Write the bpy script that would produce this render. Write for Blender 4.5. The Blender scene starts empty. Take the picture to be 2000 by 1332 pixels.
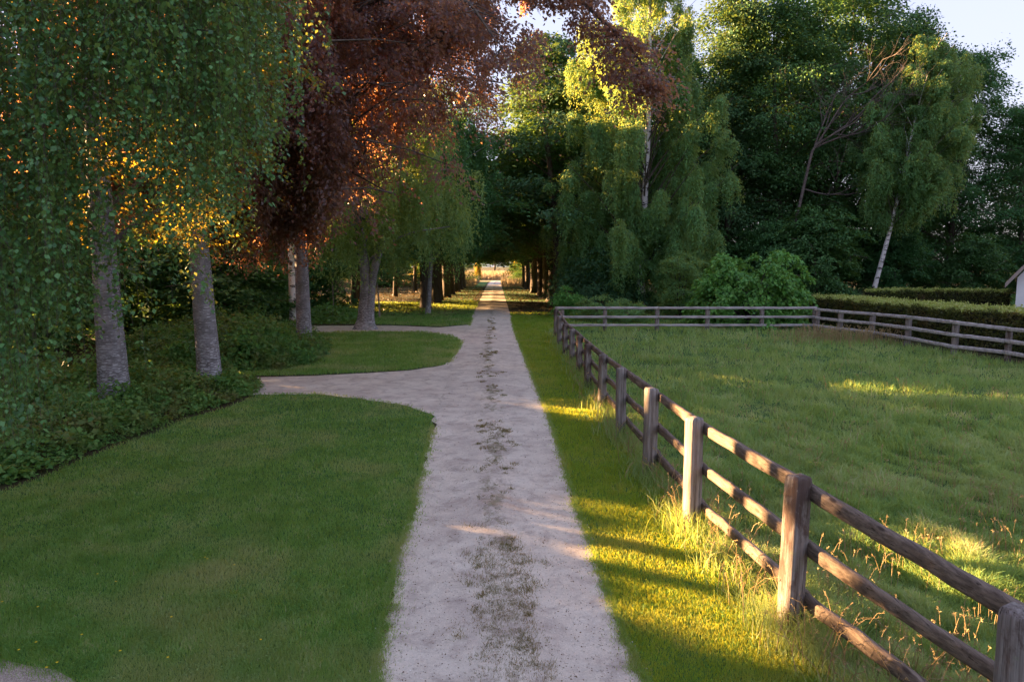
import bpy, math, random
import numpy as np
from mathutils import Vector

# ------------------------------------------------------------------ camera, sky, sun, exposure
S = bpy.context.scene
COL = S.collection
F, CX, CY, CAMH = 1333.0, 1000.0, 666.0, 3.4
PITCH = math.atan(146 / F)
cam = bpy.data.objects.new('camera', bpy.data.cameras.new('camera'))
COL.objects.link(cam)
cam.location = (0, 0, CAMH)
cam.rotation_euler = (math.pi / 2 - PITCH, 0, 0)
cam.data.sensor_width = 36
cam.data.lens = 36 * F / 2000
cam.data.clip_start = .1
cam.data.clip_end = 4000
S.camera = cam

SUN_EL = math.radians(9.0)
SDIR = Vector((-.90, .43, 0)).normalized()
SUNV = Vector((SDIR.x * math.cos(SUN_EL), SDIR.y * math.cos(SUN_EL), math.sin(SUN_EL)))
world = bpy.data.worlds.new('World')
S.world = world
world.use_nodes = True
wn = world.node_tree
wn.nodes.clear()
wo = wn.nodes.new('ShaderNodeOutputWorld')
bg = wn.nodes.new('ShaderNodeBackground')
sky = wn.nodes.new('ShaderNodeTexSky')
sky.sky_type = 'NISHITA'
sky.sun_disc = False
sky.sun_elevation = SUN_EL
sky.sun_rotation = math.atan2(SDIR.x, SDIR.y)
sky.air_density = 1.6
sky.dust_density = .8
sky.ozone_density = 1.2
bg.inputs['Strength'].default_value = .15
# sky gamma and tint: evens out horizon and zenith for brighter, less green shade
gm = wn.nodes.new('ShaderNodeGamma')
gm.inputs[1].default_value = .22
tint = wn.nodes.new('ShaderNodeMix')
tint.data_type = 'RGBA'
tint.blend_type = 'MULTIPLY'
tint.inputs[0].default_value = 1
tint.inputs[7].default_value = (.39, .40, .55, 1)
wn.links.new(sky.outputs[0], gm.inputs[0])
wn.links.new(gm.outputs[0], tint.inputs[6])
wn.links.new(tint.outputs[2], bg.inputs['Color'])
wn.links.new(bg.outputs[0], wo.inputs['Surface'])

sl = bpy.data.lights.new('sun', 'SUN')
sl.energy = 5.0
sl.angle = math.radians(.5)
sl.color = (1, .60, .27)
sun = bpy.data.objects.new('sun', sl)
COL.objects.link(sun)
sun.rotation_euler = SUNV.to_track_quat('Z', 'Y').to_euler()
sun.location = (-40, 25, 30)

S.view_settings.view_transform = 'Standard'
S.view_settings.look = 'None'
S.view_settings.gamma = 1
S.view_settings.exposure = 3.7
cy = S.cycles
cy.max_bounces = 6
cy.diffuse_bounces = 3
cy.glossy_bounces = 2
cy.transmission_bounces = 4
cy.transparent_max_bounces = 4
cy.caustics_reflective = False
cy.caustics_refractive = False
cy.sample_clamp_indirect = 4
cy.use_denoising = True


# ------------------------------------------------------------------ projection of photo pixels to places
def ray(px, py):
    x, y = (px - CX) / F, -(py - CY) / F
    c, s = math.cos(PITCH), math.sin(PITCH)
    return np.array([x, c + y * s, -s + y * c])


def gp(px, py, z=0.0):
    d = ray(px, py)
    t = (z - CAMH) / d[2]
    return (d[0] * t, d[1] * t)


def at(px, py, Y):
    d = ray(px, py)
    t = Y / d[1]
    return np.array([d[0] * t, Y, CAMH + d[2] * t])


# ------------------------------------------------------------------ geometry helpers
def nrm(a):
    return a / np.maximum(np.linalg.norm(a, axis=-1, keepdims=True), 1e-9)


class Geo:
    def __init__(s):
        s.V, s.Q, s.R, s.M, s.n = [], [], [], [], 0

    def add(s, V, Q, r=None, m=0):
        V = np.asarray(V, np.float32).reshape(-1, 3)
        Q = np.asarray(Q, np.int32).reshape(-1, 4)
        s.V.append(V)
        s.Q.append(Q + s.n)
        s.n += len(V)
        s.R.append(np.full(len(Q), .5, np.float32) if r is None else np.broadcast_to(np.asarray(r, np.float32), (len(Q),)))
        s.M.append(np.full(len(Q), m, np.int32))

    def mesh(s, name, mats, smooth=False):
        V, Q, R, M = np.concatenate(s.V), np.concatenate(s.Q), np.concatenate(s.R), np.concatenate(s.M)
        me = bpy.data.meshes.new(name)
        me.vertices.add(len(V))
        me.vertices.foreach_set('co', V.ravel())
        me.loops.add(len(Q) * 4)
        me.loops.foreach_set('vertex_index', Q.ravel())
        me.polygons.add(len(Q))
        me.polygons.foreach_set('loop_start', np.arange(0, len(Q) * 4, 4, dtype=np.int32))
        me.polygons.foreach_set('material_index', M)
        if smooth:
            me.polygons.foreach_set('use_smooth', np.ones(len(Q), bool))
        a = me.attributes.new('rnd', 'FLOAT', 'FACE')
        a.data.foreach_set('value', R.astype(np.float32))
        for m in (mats if isinstance(mats, (list, tuple)) else [mats]):
            me.materials.append(m)
        me.update()
        me.validate()
        return me

    def build(s, name, mats, parent=None, smooth=False):
        return link(name, s.mesh(name, mats, smooth), parent)


def link(name, me, parent=None, loc=(0, 0, 0), rz=0.0, sc=(1, 1, 1)):
    o = bpy.data.objects.new(name, me)
    COL.objects.link(o)
    o.location = loc
    o.rotation_euler = (0, 0, rz)
    o.scale = sc
    if parent:
        o.parent = parent
    return o


def tag(o, label=None, cat=None, group=None, kind=None):
    for k, v in (('label', label), ('category', cat), ('group', group), ('kind', kind)):
        if v:
            o[k] = v
    return o


def thing(name, label, cat, loc=(0, 0, 0), rz=0.0, group=None, sc=(1, 1, 1)):
    return tag(link(name, None, None, loc, rz, sc), label, cat, group)


def copy_thing(src, loc, rz=0.0, sc=(1, 1, 1), label=None, group=None, cat=None):
    r = src.copy()
    COL.objects.link(r)
    r.location, r.rotation_euler, r.scale = loc, (0, 0, rz), sc
    tag(r, label, cat, group)
    for ch in src.children:
        c = ch.copy()
        COL.objects.link(c)
        c.parent = r
    return r


def leaves(P, D, N, L, W, fold=.15):
    """leaf-shaped quads: base P, axis D, normal N; L, W arrays"""
    D = nrm(D)
    S_ = nrm(np.cross(D, N))
    N2 = np.cross(S_, D)
    L = np.broadcast_to(L, (len(P),))[:, None]
    W = np.broadcast_to(W, (len(P),))[:, None]
    V = np.stack([P, P + D * L * .42 + S_ * W * .5 + N2 * W * fold, P + D * L, P + D * L * .42 - S_ * W * .5 + N2 * W * fold], 1)
    return V.reshape(-1, 3), np.arange(len(P) * 4).reshape(-1, 4)


def tube(path, rad, sides=8, rng=None, rough=0.0, flat=(1, 1)):
    path = np.asarray(path, float)
    n = len(path)
    rad = np.broadcast_to(rad, (n,))
    T = nrm(np.gradient(path, axis=0))
    ref = np.array([0, 0, 1.]) if abs(T[:, 2]).mean() < .7 else np.array([0, 1., 0])
    A = nrm(np.cross(T, ref))
    B = np.cross(T, A)
    th = np.linspace(0, 2 * math.pi, sides, endpoint=False)
    rr = rad[:, None] * np.ones((1, sides))
    if rng is not None and rough:
        rr = rr * (1 + rng.normal(0, rough, (n, sides)))
    V = path[:, None] + rr[..., None] * (np.cos(th)[None, :, None] * A[:, None] * flat[0] + np.sin(th)[None, :, None] * B[:, None] * flat[1])
    i = np.arange(n - 1)[:, None] * sides
    j = np.arange(sides)[None]
    k = (j + 1) % sides
    Q = np.stack([i + j, i + k, i + sides + k, i + sides + j], -1).reshape(-1, 4)
    return V.reshape(-1, 3), Q


def curve(pts, n):
    """smooth resample of a polyline"""
    pts = np.asarray(pts, float)
    t = np.linspace(0, len(pts) - 1, n)
    P = np.vstack([2 * pts[0] - pts[1], pts, 2 * pts[-1] - pts[-2]])
    i = np.minimum(t.astype(int), len(pts) - 2)
    u = (t - i)[:, None]
    a, b, c, d = P[i], P[i + 1], P[i + 2], P[i + 3]
    return .5 * ((2 * b) + (c - a) * u + (2 * a - 5 * b + 4 * c - d) * u ** 2 + (3 * b - a - 3 * c + d) * u ** 3)


def inpoly(x, y, poly):
    r = np.zeros(len(x), bool)
    p = np.asarray(poly)
    q = np.roll(p, 1, axis=0)
    for (x1, y1), (x2, y2) in zip(p, q):
        if y1 == y2:
            continue
        c = ((y1 > y) != (y2 > y)) & (x < (x2 - x1) * (y - y1) / (y2 - y1) + x1)
        r ^= c
    return r


def fnoise(x, y, sc, seed):
    """cheap smooth pseudo-noise in -1..1"""
    rg = np.random.default_rng(seed)
    r = 0
    for k in range(6):
        a = rg.uniform(0, 2 * math.pi)
        f = rg.uniform(.5, 1.6) / sc
        r = r + np.sin((x * math.cos(a) + y * math.sin(a)) * f * 6.28 + rg.uniform(0, 6.28) + 1.3 * np.sin((x * math.sin(a) - y * math.cos(a)) * f * 4 + k))
    return r / 3.2


# ------------------------------------------------------------------ materials
def nt(name):
    m = bpy.data.materials.new(name)
    m.use_nodes = True
    t = m.node_tree
    t.nodes.clear()
    out = t.nodes.new('ShaderNodeOutputMaterial')
    return m, t, out


def node(t, ty, **kw):
    n = t.nodes.new(ty)
    for k, v in kw.items():
        if k in n.inputs:
            n.inputs[k].default_value = v
        else:
            setattr(n, k, v)
    return n


def ramp(t, src, stops, interp='LINEAR'):
    r = t.nodes.new('ShaderNodeValToRGB')
    r.color_ramp.interpolation = interp
    e = r.color_ramp.elements
    while len(e) < len(stops):
        e.new(.5)
    for el, (p, c) in zip(e, stops):
        el.position = p
        el.color = (*c, 1) if len(c) == 3 else c
    t.links.new(src, r.inputs[0])
    return r.outputs[0]


def wpos(t, scale=(1, 1, 1)):
    g = t.nodes.new('ShaderNodeNewGeometry')
    m = t.nodes.new('ShaderNodeMapping')
    m.inputs['Scale'].default_value = scale
    t.links.new(g.outputs['Position'], m.inputs[0])
    return m.outputs[0]


def opos(t, scale=(1, 1, 1)):
    g = t.nodes.new('ShaderNodeTexCoord')
    m = t.nodes.new('ShaderNodeMapping')
    m.inputs['Scale'].default_value = scale
    t.links.new(g.outputs['Object'], m.inputs[0])
    return m.outputs[0]


def noise(t, vec, scale, detail=4, rough=.6, dist=0.0):
    n = t.nodes.new('ShaderNodeTexNoise')
    n.inputs['Scale'].default_value = scale
    n.inputs['Detail'].default_value = detail
    n.inputs['Roughness'].default_value = rough
    n.inputs['Distortion'].default_value = dist
    t.links.new(vec, n.inputs['Vector'])
    return n.outputs['Fac']


def mixc(t, fac, a, b, blend='MIX'):
    m = t.nodes.new('ShaderNodeMix')
    m.data_type = 'RGBA'
    m.blend_type = blend
    for s_, i in ((fac, 0), (a, 6), (b, 7)):
        if isinstance(s_, (int, float)):
            m.inputs[i].default_value = s_
        elif isinstance(s_, (tuple, list)):
            m.inputs[i].default_value = (*s_, 1)
        else:
            t.links.new(s_, m.inputs[i])
    return m.outputs[2]


def math_(t, op, a, b=None, clamp=False):
    m = t.nodes.new('ShaderNodeMath')
    m.operation = op
    m.use_clamp = clamp
    for s_, i in ((a, 0), (b, 1)):
        if s_ is None:
            continue
        if isinstance(s_, (int, float)):
            m.inputs[i].default_value = s_
        else:
            t.links.new(s_, m.inputs[i])
    return m.outputs[0]


def leafmat(name, cols, tcol, trans=.42, rough=.55, spec=.3, nsc=.35, alt=None):
    """leaf: reflected colour from a ramp of `cols` by per-leaf value, transmitted colour tcol; alt: clumps of another hue"""
    m, t, out = nt(name)
    a = node(t, 'ShaderNodeAttribute', attribute_name='rnd')
    k = len(cols)
    c = ramp(t, a.outputs['Fac'], [(i / (k - 1), q) for i, q in enumerate(cols)])
    n = noise(t, wpos(t), nsc, 3)
    if alt:
        f = ramp(t, n, [(.48, (0, 0, 0)), (.66, (1, 1, 1))])
        c = mixc(t, math_(t, 'MULTIPLY', f, .75), c, alt)
    oi = t.nodes.new('ShaderNodeObjectInfo')
    hs = node(t, 'ShaderNodeHueSaturation')
    t.links.new(c, hs.inputs['Color'])
    t.links.new(math_(t, 'ADD', math_(t, 'MULTIPLY', oi.outputs['Random'], .03), .485), hs.inputs['Hue'])
    v = math_(t, 'ADD', math_(t, 'MULTIPLY', n, .7), .65)
    t.links.new(v, hs.inputs['Value'])
    p = node(t, 'ShaderNodeBsdfPrincipled', Roughness=rough)
    p.inputs['Specular IOR Level'].default_value = spec
    t.links.new(hs.outputs[0], p.inputs['Base Color'])
    tr = node(t, 'ShaderNodeBsdfTranslucent')
    tc = mixc(t, .6, hs.outputs[0], tcol)
    t.links.new(tc, tr.inputs['Color'])
    mx = node(t, 'ShaderNodeMixShader')
    mx.inputs[0].default_value = trans
    t.links.new(p.outputs[0], mx.inputs[1])
    t.links.new(tr.outputs[0], mx.inputs[2])
    t.links.new(mx.outputs[0], out.inputs[0])
    return m


def surfmat(name, colf, rough=.85, bumpf=None, bump=.3, dist=.02, spec=.25):
    m, t, out = nt(name)
    p = node(t, 'ShaderNodeBsdfPrincipled', Roughness=rough)
    p.inputs['Specular IOR Level'].default_value = spec
    c = colf(t)
    if isinstance(c, tuple):
        p.inputs['Base Color'].default_value = (*c, 1)
    else:
        t.links.new(c, p.inputs['Base Color'])
    if bumpf:
        b = node(t, 'ShaderNodeBump', Strength=bump, Distance=dist)
        t.links.new(bumpf(t), b.inputs['Height'])
        t.links.new(b.outputs[0], p.inputs['Normal'])
    t.links.new(p.outputs[0], out.inputs[0])
    return m


M = {}
M['leaf_forest'] = leafmat('forest leaves', [(.035, .115, .038), (.055, .165, .052), (.09, .23, .07)], (.2, .28, .02), trans=.35)
M['leaf_forest2'] = leafmat('oak leaves', [(.034, .1, .045), (.05, .14, .058), (.08, .19, .075)], (.22, .26, .02), trans=.3)
M['leaf_gold'] = leafmat('beech leaves', [(.04, .09, .018), (.06, .12, .02), (.1, .14, .02)], (.85, .5, .04), trans=.55)
M['leaf_birch'] = leafmat('birch leaves', [(.07, .19, .075), (.1, .25, .09), (.17, .34, .11)], (.62, .58, .08), trans=.46)
M['leaf_birch_near'] = leafmat('weeping birch leaves', [(.032, .11, .04), (.07, .21, .065), (.15, .34, .11)], (.5, .42, .04), trans=.33, rough=.42, spec=.5, nsc=.8)
M['leaf_copper'] = leafmat('copper beech leaves', [(.055, .045, .06), (.1, .075, .085), (.19, .135, .12)], (1, .42, .14), trans=.45, rough=.38, spec=.5, nsc=.55, alt=(.045, .032, .05))
M['leaf_bush'] = leafmat('bush leaves', [(.06, .19, .04), (.1, .29, .055), (.17, .38, .08)], (.3, .4, .05), trans=.35, rough=.45)
M['leaf_under'] = leafmat('undergrowth leaves', [(.06, .18, .05), (.1, .26, .06), (.18, .34, .09)], (.3, .36, .03), trans=.4, nsc=1.1, alt=(.15, .13, .05))
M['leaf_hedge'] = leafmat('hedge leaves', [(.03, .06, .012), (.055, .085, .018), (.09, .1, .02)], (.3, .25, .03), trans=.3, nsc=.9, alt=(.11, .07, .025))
M['leaf_hedge_top'] = leafmat('hedge lit top leaves', [(.28, .38, .09), (.36, .45, .12), (.46, .46, .18)], (.4, .4, .05), trans=.35, nsc=.9)  # yellowish top leaves, brightened in colour so the top looks lit
M['leaf_dead'] = leafmat('withered leaves', [(.07, .04, .02), (.12, .065, .03), (.1, .08, .03)], (.3, .18, .05), trans=.2)
M['lawn'] = leafmat('lawn blades', [(.08, .235, .065), (.135, .35, .09), (.24, .43, .14), (.52, .47, .31)], (.62, .6, .03), trans=.5, nsc=.5, alt=(.38, .37, .2))
M['verge'] = leafmat('verge blades', [(.075, .25, .035), (.12, .33, .04), (.2, .4, .05), (.42, .38, .17)], (.9, .7, .03), trans=.52, nsc=.7, alt=(.28, .3, .1))
M['meadow'] = leafmat('meadow blades', [(.095, .23, .08), (.17, .36, .115), (.29, .46, .17), (.58, .53, .36)], (.65, .62, .06), trans=.45, nsc=.45, alt=(.31, .38, .18))
M['straw'] = leafmat('dry stalks', [(.3, .22, .1), (.4, .3, .15), (.5, .4, .22)], (.6, .42, .15), trans=.35)
M['hay'] = leafmat('hay', [(.3, .2, .12), (.36, .25, .15), (.38, .3, .18)], (.45, .33, .18), trans=.3)
M['weed'] = leafmat('track weeds', [(.09, .1, .03), (.15, .14, .05), (.22, .17, .09), (.28, .2, .12)], (.5, .4, .08), trans=.35, nsc=1.5, alt=(.2, .12, .07))
M['chips'] = surfmat('stone chips', lambda t: ramp(t, node(t, 'ShaderNodeAttribute', attribute_name='rnd').outputs['Fac'], [(0, (.3, .24, .2)), (.5, (.6, .52, .46)), (1, (.8, .74, .68))]), .9)
M['flower'] = surfmat('petals', lambda t: (.75, .5, .02), .6)


def ground_col(t, cols, sc=.6, fine=30):
    a = noise(t, wpos(t), sc, 5)
    b = noise(t, wpos(t), fine, 3)
    c = ramp(t, a, [(.35, cols[0]), (.5, cols[1]), (.68, cols[2])])
    return mixc(t, .55, c, ramp(t, b, [(.3, (.35, .35, .35)), (.7, (1.5, 1.5, 1.5))]), 'MULTIPLY')


M['forest_floor'] = surfmat('forest floor', lambda t: ground_col(t, [(.05, .03, .015), (.06, .055, .02), (.05, .07, .02)]), 1, lambda t: noise(t, wpos(t), 12, 6), .8, .08)
M['lawn_soil'] = surfmat('lawn turf', lambda t: ground_col(t, [(.055, .13, .03), (.075, .17, .035), (.12, .18, .05)], .5, 45), 1, lambda t: noise(t, wpos(t, (1, 1, 1)), 60, 4), .9, .03)
M['meadow_soil'] = surfmat('meadow turf', lambda t: ground_col(t, [(.05, .11, .03), (.08, .16, .04), (.14, .17, .05)], .4, 20), 1, lambda t: noise(t, wpos(t), 18, 6), 1, .12)
M['field'] = surfmat('hay field', lambda t: ground_col(t, [(.22, .17, .09), (.26, .2, .1), (.16, .2, .07)], .2, 8), 1)


def road_col(t):
    a = noise(t, wpos(t), .9, 6, .65)
    b = noise(t, wpos(t), 38, 4, .7)
    d = noise(t, wpos(t), 9, 5, .75, .4)
    c = ramp(t, a, [(.3, (.46, .38, .33)), (.5, (.61, .53, .445)), (.7, (.69, .61, .52))])
    c = mixc(t, .6, c, ramp(t, b, [(.3, (.75, .73, .72)), (.5, (1, 1, 1)), (.75, (1.18, 1.16, 1.15))]), 'MULTIPLY')
    c = mixc(t, ramp(t, noise(t, wpos(t), 2.6, 7, .72, .5), [(.48, (0, 0, 0)), (.66, (.75, .75, .75))]), c, (.33, .26, .225))
    # scattered dark bits of leaf litter
    c = mixc(t, ramp(t, d, [(.63, (0, 0, 0)), (.72, (.4, .4, .4))]), c, (.16, .11, .09))
    mid = node(t, 'ShaderNodeAttribute', attribute_name='mid').outputs['Fac']
    edge = node(t, 'ShaderNodeAttribute', attribute_name='edge').outputs['Fac']
    gate = ramp(t, noise(t, wpos(t, (1, .35, 1)), 1.1, 3), [(.36, (0, 0, 0)), (.56, (1, 1, 1))])
    nn = noise(t, wpos(t, (1, .6, 1)), 6.5, 7, .78)
    mk = math_(t, 'MULTIPLY', math_(t, 'ADD', math_(t, 'MULTIPLY', mid, .26), math_(t, 'MULTIPLY', edge, .2)), gate)
    mk = math_(t, 'ADD', nn, mk)
    mf = ramp(t, mk, [(.64, (0, 0, 0)), (.78, (.7, .7, .7))])
    c = mixc(t, mf, c, ramp(t, noise(t, wpos(t), 14, 3), [(.4, (.19, .14, .1)), (.6, (.15, .145, .06))]))
    return c


M['road'] = surfmat('pale crushed stone', road_col, .9, lambda t: noise(t, wpos(t), 55, 5, .7), .55, .02)
M['gravel'] = surfmat('gravel', lambda t: mixc(t, .8, (.5, .42, .38), ramp(t, noise(t, wpos(t), 90, 2), [(.35, (.4, .35, .3)), (.65, (1.4, 1.35, 1.3))]), 'MULTIPLY'), .9, lambda t: noise(t, wpos(t), 90, 2), 1, .03)


def wood_col(t):
    g = noise(t, opos(t, (22, 22, 1.2)), 1, 6, .7, .3)
    f = noise(t, opos(t, (90, 90, 3)), 1, 3, .6)
    st = noise(t, opos(t, (3, 3, 1.1)), 1.4, 5, .7, .5)
    c = ramp(t, g, [(.3, (.09, .068, .058)), (.5, (.22, .185, .17)), (.7, (.35, .315, .3))])
    c = mixc(t, .5, c, ramp(t, f, [(.3, (.5, .5, .5)), (.6, (1.2, 1.2, 1.2))]), 'MULTIPLY')
    oi = t.nodes.new('ShaderNodeObjectInfo')
    th = math_(t, 'ADD', st, math_(t, 'MULTIPLY', math_(t, 'SUBTRACT', oi.outputs['Random'], .5), .26))
    ck = noise(t, opos(t, (75, 75, .9)), 1, 3, .5)
    c = mixc(t, ramp(t, ck, [(.62, (0, 0, 0)), (.67, (.9, .9, .9))]), c, (.02, .014, .012))
    c = mixc(t, ramp(t, noise(t, opos(t), 7, 4), [(.62, (0, 0, 0)), (.7, (.5, .5, .5))]), c, (.2, .23, .14))
    return mixc(t, ramp(t, th, [(.52, (0, 0, 0)), (.62, (.85, .85, .85))]), c, (.075, .042, .033))


def wood_bump(t):
    return noise(t, opos(t, (45, 45, 1.5)), 1, 6, .75, .4)


M['post'] = surfmat('weathered post wood', wood_col, .8, wood_bump, .7, .02)


def rail_col(t):
    tc = node(t, 'ShaderNodeAttribute', attribute_name='rnd')
    g = noise(t, wpos(t, (30, 2.0, 30)), 1, 6, .7, .3)
    st = noise(t, wpos(t), 1.3, 5, .7)
    c = ramp(t, g, [(.3, (.06, .044, .034)), (.5, (.155, .115, .09)), (.7, (.28, .215, .17))])
    ck = noise(t, wpos(t, (70, 1.1, 70)), 1, 3, .5)
    c = mixc(t, ramp(t, ck, [(.62, (0, 0, 0)), (.68, (.85, .85, .85))]), c, (.03, .02, .015))
    kn = t.nodes.new('ShaderNodeTexVoronoi')
    kn.inputs['Scale'].default_value = 1.0
    t.links.new(wpos(t, (7, 2.6, 7)), kn.inputs['Vector'])
    c = mixc(t, ramp(t, kn.outputs['Distance'], [(.1, (.8, .8, .8)), (.17, (0, 0, 0))]), c, (.035, .02, .014))
    return mixc(t, ramp(t, st, [(.5, (0, 0, 0)), (.63, (.75, .75, .75))]), c, (.10, .065, .047))


M['rail'] = surfmat('weathered rail wood', rail_col, .8, lambda t: noise(t, wpos(t, (40, 2.5, 40)), 1, 6, .75, .4), .7, .015)
M['rail_far'] = surfmat('grey rail wood', lambda t: ramp(t, noise(t, wpos(t, (2, 8, 12)), 1, 5), [(.3, (.2, .17, .16)), (.6, (.46, .42, .42))]), .8)


def bark_grey(t):
    g = noise(t, opos(t), 1.6, 6, .7, .3)
    h = noise(t, opos(t, (4, 4, 26)), 1, 4, .7)
    l = noise(t, opos(t, (5, 5, 45)), 1.5, 2, .5)
    c = ramp(t, g, [(.3, (.09, .08, .08)), (.5, (.17, .155, .16)), (.68, (.27, .255, .265))])
    c = mixc(t, .6, c, ramp(t, h, [(.3, (.62, .6, .58)), (.7, (1.3, 1.3, 1.3))]), 'MULTIPLY')
    # lichen flecks denser towards the foot
    sx = t.nodes.new('ShaderNodeSeparateXYZ')
    t.links.new(opos(t), sx.inputs[0])
    low = math_(t, 'SUBTRACT', 1, math_(t, 'MULTIPLY', sx.outputs[2], .55), True)
    lf = math_(t, 'ADD', l, math_(t, 'MULTIPLY', low, .12))
    c = mixc(t, ramp(t, lf, [(.6, (0, 0, 0)), (.66, (.85, .85, .85))]), c, (.5, .49, .51))
    return mixc(t, ramp(t, noise(t, opos(t), .9, 4), [(.55, (0, 0, 0)), (.68, (.4, .4, .4))]), c, (.1, .12, .06))


M['bark'] = surfmat('smooth grey bark', bark_grey, .85, lambda t: noise(t, opos(t, (8, 8, 22)), 1, 6, .7), .6, .03)
M['bark_dark'] = surfmat('dark bark', lambda t: ramp(t, noise(t, opos(t, (10, 10, 1.5)), 1, 5), [(.3, (.05, .038, .03)), (.7, (.15, .12, .1))]), .9, lambda t: noise(t, opos(t, (12, 12, 2)), 1, 5), .8, .05)
M['bark_birch'] = surfmat('white birch bark', lambda t: mixc(t, ramp(t, noise(t, opos(t, (2.2, 2.2, 5)), 1, 5, .7), [(.53, (0, 0, 0)), (.6, (1, 1, 1))]), (.62, .59, .58), (.06, .05, .045)), .8, lambda t: noise(t, opos(t, (6, 6, 20)), 1, 4), .5, .02)
M['bark_dead'] = surfmat('bare dead wood', lambda t: ramp(t, noise(t, opos(t), 3, 4), [(.3, (.07, .055, .05)), (.7, (.16, .13, .12))]), .9)
M['twig'] = surfmat('twigs', lambda t: (.07, .045, .03), .8)
M['hedge_core'] = surfmat('hedge dark core', lambda t: (.02, .022, .01), 1)
M['render'] = surfmat('white render', lambda t: ramp(t, noise(t, wpos(t), 1.5, 4), [(.3, (.68, .68, .7)), (.7, (.8, .8, .8))]), .9)
M['tile'] = surfmat('red roof tiles', lambda t: ramp(t, noise(t, wpos(t, (3, 6, 3)), 1, 4), [(.3, (.16, .06, .045)), (.7, (.3, .13, .09))]), .8, lambda t: noise(t, wpos(t, (4, 14, 4)), 1, 2), .7, .05)
M['board'] = surfmat('bargeboard', lambda t: (.3, .25, .22), .8)
M['bird'] = surfmat('dark feathers', lambda t: (.04, .045, .05), .8)
M['stake'] = surfmat('stake wood', lambda t: (.26, .2, .16), .9)


# ------------------------------------------------------------------ outlines on the ground, from the photo
RL = [(700, 1480), (735, 1332), (742, 1240), (775, 1090), (805, 1000), (826, 900), (850, 815), (868, 760), (880, 700), (902, 662), (915, 640), (925, 610), (935, 590), (942, 575), (948, 563), (954, 553)]
RR = [(1315, 1480), (1262, 1332), (1218, 1240), (1165, 1090), (1130, 1000), (1100, 900), (1072, 815), (1050, 760), (1026, 700), (1010, 662), (1003, 640), (996, 610), (989, 590), (984, 575), (981, 563), (978, 553)]


def edge_at(E, Y):
    pts = np.array([gp(*p) for p in E])
    return np.interp(Y, pts[:, 1], pts[:, 0])


def flat_poly(name, pts, z, mat, jit=.0, seed=1, step=.25):
    rg = np.random.default_rng(seed)
    P = []
    n = len(pts)
    for i in range(n):
        a, b = np.array(pts[i]), np.array(pts[(i + 1) % n])
        d = np.linalg.norm(b - a)
        k = max(1, min(60, int(d / step))) if jit else 1
        for j in range(k):
            q = a + (b - a) * j / k
            P.append(q + (rg.normal(0, jit, 2) if jit else 0))
    me = bpy.data.meshes.new(name)
    me.from_pydata([(p[0], p[1], z) for p in P], [], [list(range(len(P)))])
    if me.polygons[0].normal.z < 0:
        me.flip_normals()
    me.materials.append(mat)
    return tag(link(name, me), kind='structure')


me = bpy.data.meshes.new('ground')
me.from_pydata([(-1500, -300, 0), (1500, -300, 0), (1500, 2500, 0), (-1500, 2500, 0)], [], [(0, 1, 2, 3)])
me.materials.append(M['forest_floor'])
tag(link('ground', me), kind='structure')

# lawn west of the drive
LAWN = [gp(*p) for p in [(0, 962), (90, 930), (200, 882), (300, 848), (350, 822), (450, 795), (510, 768), (620, 768), (700, 777), (790, 790), (850, 812), (826, 900), (805, 1000), (775, 1090), (742, 1240), (735, 1332)]] + [(-1.05, 4.6)] + [gp(*p) for p in [(190, 1400), (150, 1332), (60, 1306), (0, 1300), (-200, 1272)]] + [(-14, 8)]
ISLE = [gp(*p) for p in [(440, 735), (560, 733), (700, 728), (800, 722), (870, 712), (895, 690), (905, 668), (880, 655), (820, 648), (700, 648), (600, 650), (540, 700)]]
BACKL = [gp(*p) for p in [(600, 632), (760, 634), (860, 638), (918, 634), (926, 606), (936, 588), (870, 590), (700, 592), (560, 600)]]
VERGE = [(edge_at(RR, y), y) for y in (1, 4, 6, 8, 10, 12, 15, 19, 24, 30, 36, 44, 50)] + [(5.2, 50), (2.2, 36.5), (2.15, 30), (2.2, 20), (2.3, 12), (2.45, 8), (2.7, 5), (3.4, 1)]
BACKR = [(2.2, 36.2), (17.2, 36.7), (19, 38), (30, 46), (60, 46), (60, 55), (5, 52)]
MEAD = [(2.2, 36.2), (17.2, 37.4), (17.0, 27), (18.0, 23), (20, 15), (26, 1), (3.4, 1), (2.7, 5), (2.45, 8), (2.3, 12), (2.2, 20), (2.15, 30)]
flat_poly('lawn', LAWN, .004, M['lawn_soil'], .02)
flat_poly('lawn', ISLE, .0045, M['lawn_soil'], .02)
flat_poly('lawn', BACKL, .005, M['lawn_soil'], .02)
flat_poly('verge', VERGE, .0042, M['lawn_soil'])
flat_poly('lawn', BACKR, .0046, M['lawn_soil'])
flat_poly('meadow', MEAD, .0052, M['meadow_soil'])
flat_poly('field', [(-400, 150), (400, 150), (500, 420), (-500, 420)], .006, M['field'])
flat_poly('grass_margin', [(-9, 66), (-3.9, 66), (-5.2, 150), (-14, 150)], .0055, M['lawn_soil'])
flat_poly('grass_margin', [(-.6, 66), (4, 66), (1.5, 150), (-2.4, 150)], .0057, M['lawn_soil'])

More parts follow.
